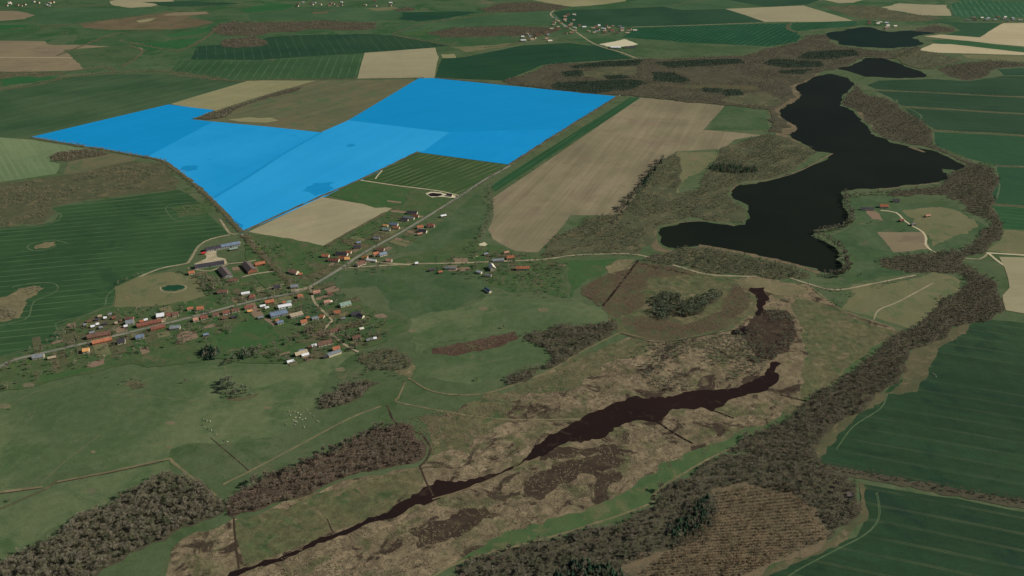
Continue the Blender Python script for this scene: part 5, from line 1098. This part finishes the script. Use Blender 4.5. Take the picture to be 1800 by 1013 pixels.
scatter('tree in the southern village gardens', 110, [(480,600),(560,575),(660,590),(700,585),(640,612),(520,640),(400,625)], {'bare': .65, 'olive': .25, 'conifer': .1}, 7.5)
scatter('tree in the northern village gardens', 160, [(440,420),(560,440),(690,372),(745,395),(690,440),(700,470),(560,510),(480,480)], {'bare': .56, 'olive': .3, 'fresh': .05, 'conifer': .09}, 6.5)
scatter('tree in the side road gardens', 110, [(740,470),(840,440),(930,450),(1000,460),(990,480),(860,500),(790,480)], {'bare': .55, 'olive': .35, 'conifer': .1}, 7)
scatter('tree in the old farm gardens', 60, [(345,485),(400,492),(420,500),(370,520),(352,510)], {'bare': .8, 'olive': .2}, 7)
fill(UU([(352,622),(372,613),(384,620),(382,632),(358,634)]), 4, {'conifer': .7, 'bare': .3}, 12, 'dark tree block at the meadow edge')
fill(UU([(395,636),(430,618),(455,612),(458,622),(430,632),(400,642)]), 5.5, {'willow': .6, 'olive': .2, 'conifer': .2}, 11, 'grey green tree row at the meadow edge')
fill(UU([(382,672),(400,668),(425,685),(455,692),(420,700),(398,700)]), 6.5, {'willow': .8, 'bare': .2}, 13, 'feathery tree group in the open pasture')
row([(212,676),(222,670),(240,669),(258,675),(252,682),(232,684)], 5, {'bare': .8, 'olive': .2}, 4, 'bushes ringing the hollow in the pasture', 1, 0, 4)
for x, y, h_, k_, lab in [(325,673,6,'bare','single round bush in the pasture right of the hollow'),(190,664,3,'bare','small bush left of the pasture hollow'),(165,663,3,'bare','leftmost small bush of the upper pasture'),
        (885,577,6,'bare','single tree in the sloping pasture'),(838,669,5,'bare','lone bush at the end of the grass bowl'),(18,881,5,'bare','dark lone bush by the cattle path'),(148,903,4,'bare','lone bush left of the lower left wood'),
        (20,720,4,'fresh','bright bush at the western pasture edge'),(1530,393,5,'bare','lone bush on the peninsula meadow'),(1588,407,5,'bare','bush above the small ploughed plot'),(1513,485,5,'bare','lone bush in the southern peninsula meadow'),
        (1735,406,6,'bare','lone bush inside the tree crescent'),(370,510,8,'bare','tall tree at the garden pond'),(12,683,6,'fresh','bright green bush at the west end of the street'),(22,648,6,'fresh','bright green tree beside the road bend'),
        (556,508,8,'fresh','fresh yellow green tree at the junction'),(495,435,7,'fresh','fresh yellow green tree by the lane'),(1160,862,11,'bare','dark overhanging tree at the marsh path'),(622,575,9,'bare','big dark tree by the lane loop'),(612,600,10,'bare','big dark tree over the brown house'),(832,474,9,'bare','big bare tree by the side road sheds')]:
    g = U(x, y); TREES.append((g[0], g[1], h_, h_ * .42, k_, '!' + lab))

# ---- the ones that show largest stand singly; the rest of each wood is one mass
TREES_ = [t for t in TREES]
def dist(t): return math.sqrt(t[0] ** 2 + t[1] ** 2 + CAM_H ** 2)
def seen(t):
    x, y = to_px(t[0], t[1], t[2] * .5); return 0 < x < 1800 and 0 < y < 1013
KIND = {'larch': 'larch', 'bare': 'bare', 'red': 'bare', 'olive': 'bare', 'willow': 'bare', 'fresh': 'fresh', 'conifer': 'conifer'}
LIM = {'larch': 120, 'bare': 300, 'fresh': 60, 'conifer': 120}
single = set()
for kd, lim in LIM.items():
    idx = [i for i, t in enumerate(TREES_) if KIND[t[4]] == kd and seen(t)]
    idx.sort(key=lambda i: (0 if TREES_[i][5].startswith('!') else 1, -(TREES_[i][2] + TREES_[i][3]) / dist(TREES_[i])))
    single.update(idx[:lim])
PROTO = {}
for kd in TM:
    PROTO[kd] = []
    for s in range(4):
        (tv, tf), (cv, cf) = (fir(s, 220, 10, 2.3) if kd == 'conifer' else broad(s + 50, 760, 10, 4.0, (1.0, 0.135)))
        PROTO[kd].append((np_mesh('trunk', tv, tf, BARK), np_mesh('crown', cv, cf, TM[kd])))
LOOK = {'larch': 'pale brown larch', 'bare': 'bare grey brown tree', 'red': 'bare reddish brown tree', 'olive': 'olive budding tree', 'willow': 'grey green tree', 'fresh': 'fresh yellow green tree', 'conifer': 'dark green conifer'}
NAME = {'larch': 'larch_tree', 'bare': 'bare_tree', 'red': 'alder_tree', 'olive': 'budding_tree', 'willow': 'willow_tree', 'fresh': 'leafy_tree', 'conifer': 'conifer_tree'}
def place_words(w):
    if w.startswith('tree in '): return w[5:]
    return 'of the ' + w
for i in sorted(single):
    x, y, h, rr, kd, w = TREES_[i]
    e = bpy.data.objects.new(NAME[kd], None); COL.objects.link(e); e.location = (x, y, 0.1); e.rotation_euler = (0, 0, rt.uniform(0, 6.28))
    k = (10, 2.3) if kd == 'conifer' else (10, 4.0); e.scale = (rr / 4.0 if kd != 'conifer' else h / 10,) * 2 + (h / 10,)
    tr_, cr_ = PROTO[kd][int(rt.integers(4))]; child('trunk', tr_, e, (0, 0, 0)); child('crown', cr_, e, (0, 0, 0))
    if w.startswith('!'): tag(e, w[1:], 'tree')
    else:
        lab = LOOK[kd] + ' ' + place_words(w); tag(e, lab, 'tree', lab.replace(' tree ', ' trees ', 1) if ' tree ' in lab else lab + ' group')
LOD = {}
for kd in TM:
    for lv, n in enumerate((220, 62, 26)):
        sc_ = (1.0, 1.5, 2.3)[lv]
        LOD[kd, lv] = []
        for s in range(5):
            (tv, tf), cr_ = (fir(s + 9, (60, 26, 12)[lv], 10, 2.3) if kd == 'conifer' else broad(s + 80, n, 10, 4.0, (1.1 * sc_ ** .7, (0.2 if lv == 0 else 0.27) * sc_), limbs=3 if lv == 0 else 0))
            LOD[kd, lv].append(join([(tv, tf), cr_]) if lv < 2 else cr_)
groups = {}
for i, t in enumerate(TREES_):
    if i in single: continue
    groups.setdefault((t[5].lstrip('!'), t[4]), []).append(t)
ntri = 0
for (w, kd), ts in groups.items():
    VV, FF, o = [], [], 0
    for (x, y, h, rr, _, _) in ts:
        d = math.sqrt(x * x + y * y + CAM_H ** 2); lv = 0 if d < 1350 else (1 if d < 2300 else 2)
        v, f = LOD[kd, lv][int(rt.integers(5))]; a = rt.uniform(0, 6.28); c, s = math.cos(a), math.sin(a)
        kx = rr / 4.0 if kd != 'conifer' else h / 10
        q = np.empty_like(v); q[:, 0] = (v[:, 0] * c - v[:, 1] * s) * kx + x; q[:, 1] = (v[:, 0] * s + v[:, 1] * c) * kx + y; q[:, 2] = v[:, 2] * h / 10 + 0.1
        VV.append(q); FF.append(f + o); o += len(q)
    V, F_ = np.vstack(VV), np.vstack(FF); ntri += len(F_)
    ob = bpy.data.objects.new('woodland', np_mesh('woodland', V, F_, TM[kd])); COL.objects.link(ob)
    tag(ob, 'mass of ' + LOOK[kd].replace(' tree', ' trees').replace('conifer', 'conifers').replace('larch', 'larches') + ' ' + (place_words(w)), 'trees', kind='stuff')
print('trees', len(TREES_), 'single', len(single), 'mass triangles', ntri, 'mass objects', len(groups))

# ================================================================== STANDING REEDS (uncountable)
def reeds(label, poly, n, h, mat, seed):
    g = np.random.default_rng(seed); poly = np.array(poly); lo, hi = poly.min(0), poly.max(0)
    P = g.uniform(lo, hi, (n * 3, 2)); v = np.sin(P[:, 0] / 9) + np.sin(P[:, 1] / 7 + 1) + np.sin((P[:, 0] + P[:, 1] * 1.3) / 21) + np.sin((P[:, 0] * .7 - P[:, 1]) / 33)
    P = P[v + g.normal(0, 1.6, len(P)) > 0.0]; P = P[in_poly(P, poly)]; P = P[clear(P)][:n]; m = len(P)
    a = g.uniform(0, 6.28, (m, 3)); r = 0.55 * g.uniform(.6, 1.5, (m, 3)); hh = h * g.uniform(.3, 1.0, (m, 3))
    base = np.concatenate([P, np.zeros((m, 1))], 1)[:, None, :] + np.stack([g.normal(0, .9, (m, 3)), g.normal(0, .9, (m, 3)), np.full((m, 3), .22)], -1)
    d = np.stack([-np.sin(a) * r, np.cos(a) * r, np.zeros((m, 3))], -1)
    tip = base + np.stack([np.cos(a) * 1.3, np.sin(a) * 1.3, hh * .6], -1)          # bent, arching stalks lying over one another
    V = np.stack([base - d, base + d, tip + d * .5, tip - d * .5], 2).reshape(-1, 3); F_ = np.arange(len(V)).reshape(-1, 4)
    o = bpy.data.objects.new('reeds', np_mesh('reeds', V, F_, mat)); COL.objects.link(o); tag(o, label, 'reeds', kind='stuff')
RM = treem('dry_reed_stalks', (112, 101, 78), (98, 89, 68), (92, 90, 64), 7); RD = treem('dark_sedge_stalks', (104, 86, 70), (90, 78, 62), (98, 90, 66), 6)
reeds('dense dry tan reeds standing below the dark channel', UU([(310,1013),(430,1008),(630,932),(770,884),(960,806),(1060,775),(1160,745),(1260,728),(1350,692),(1400,690),(1410,735),(1250,790),(1110,850),(960,915),(780,985),(720,1030),(310,1030)]), 5000, 0.9, RM, 1)
reeds('dry tan reeds standing above the dark channel', UU([(720,735),(860,705),(950,668),(1060,620),(1115,625),(1140,665),(1180,690),(1120,694),(1000,742),(930,785),(840,835),(780,840),(760,800)]), 2500, 0.9, RM, 2)
reeds('dark sedge standing in the pasture strip', UU([(764,613),(830,601),(905,585),(910,594),(860,612),(790,624)]), 2600, 1.0, RD, 3)
reeds('brown sedge standing in the fen', UU([(1022,514),(1050,491),(1120,462),(1200,471),(1140,490),(1130,540),(1085,560),(1060,545)]), 4000, 0.9, RD, 4)
reeds('brown sedge standing below the tree clump', UU([(1092,564),(1140,557),(1200,573),(1270,547),(1290,502),(1318,508),(1316,540),(1280,574),(1170,598)]), 4000, 0.9, RD, 5)
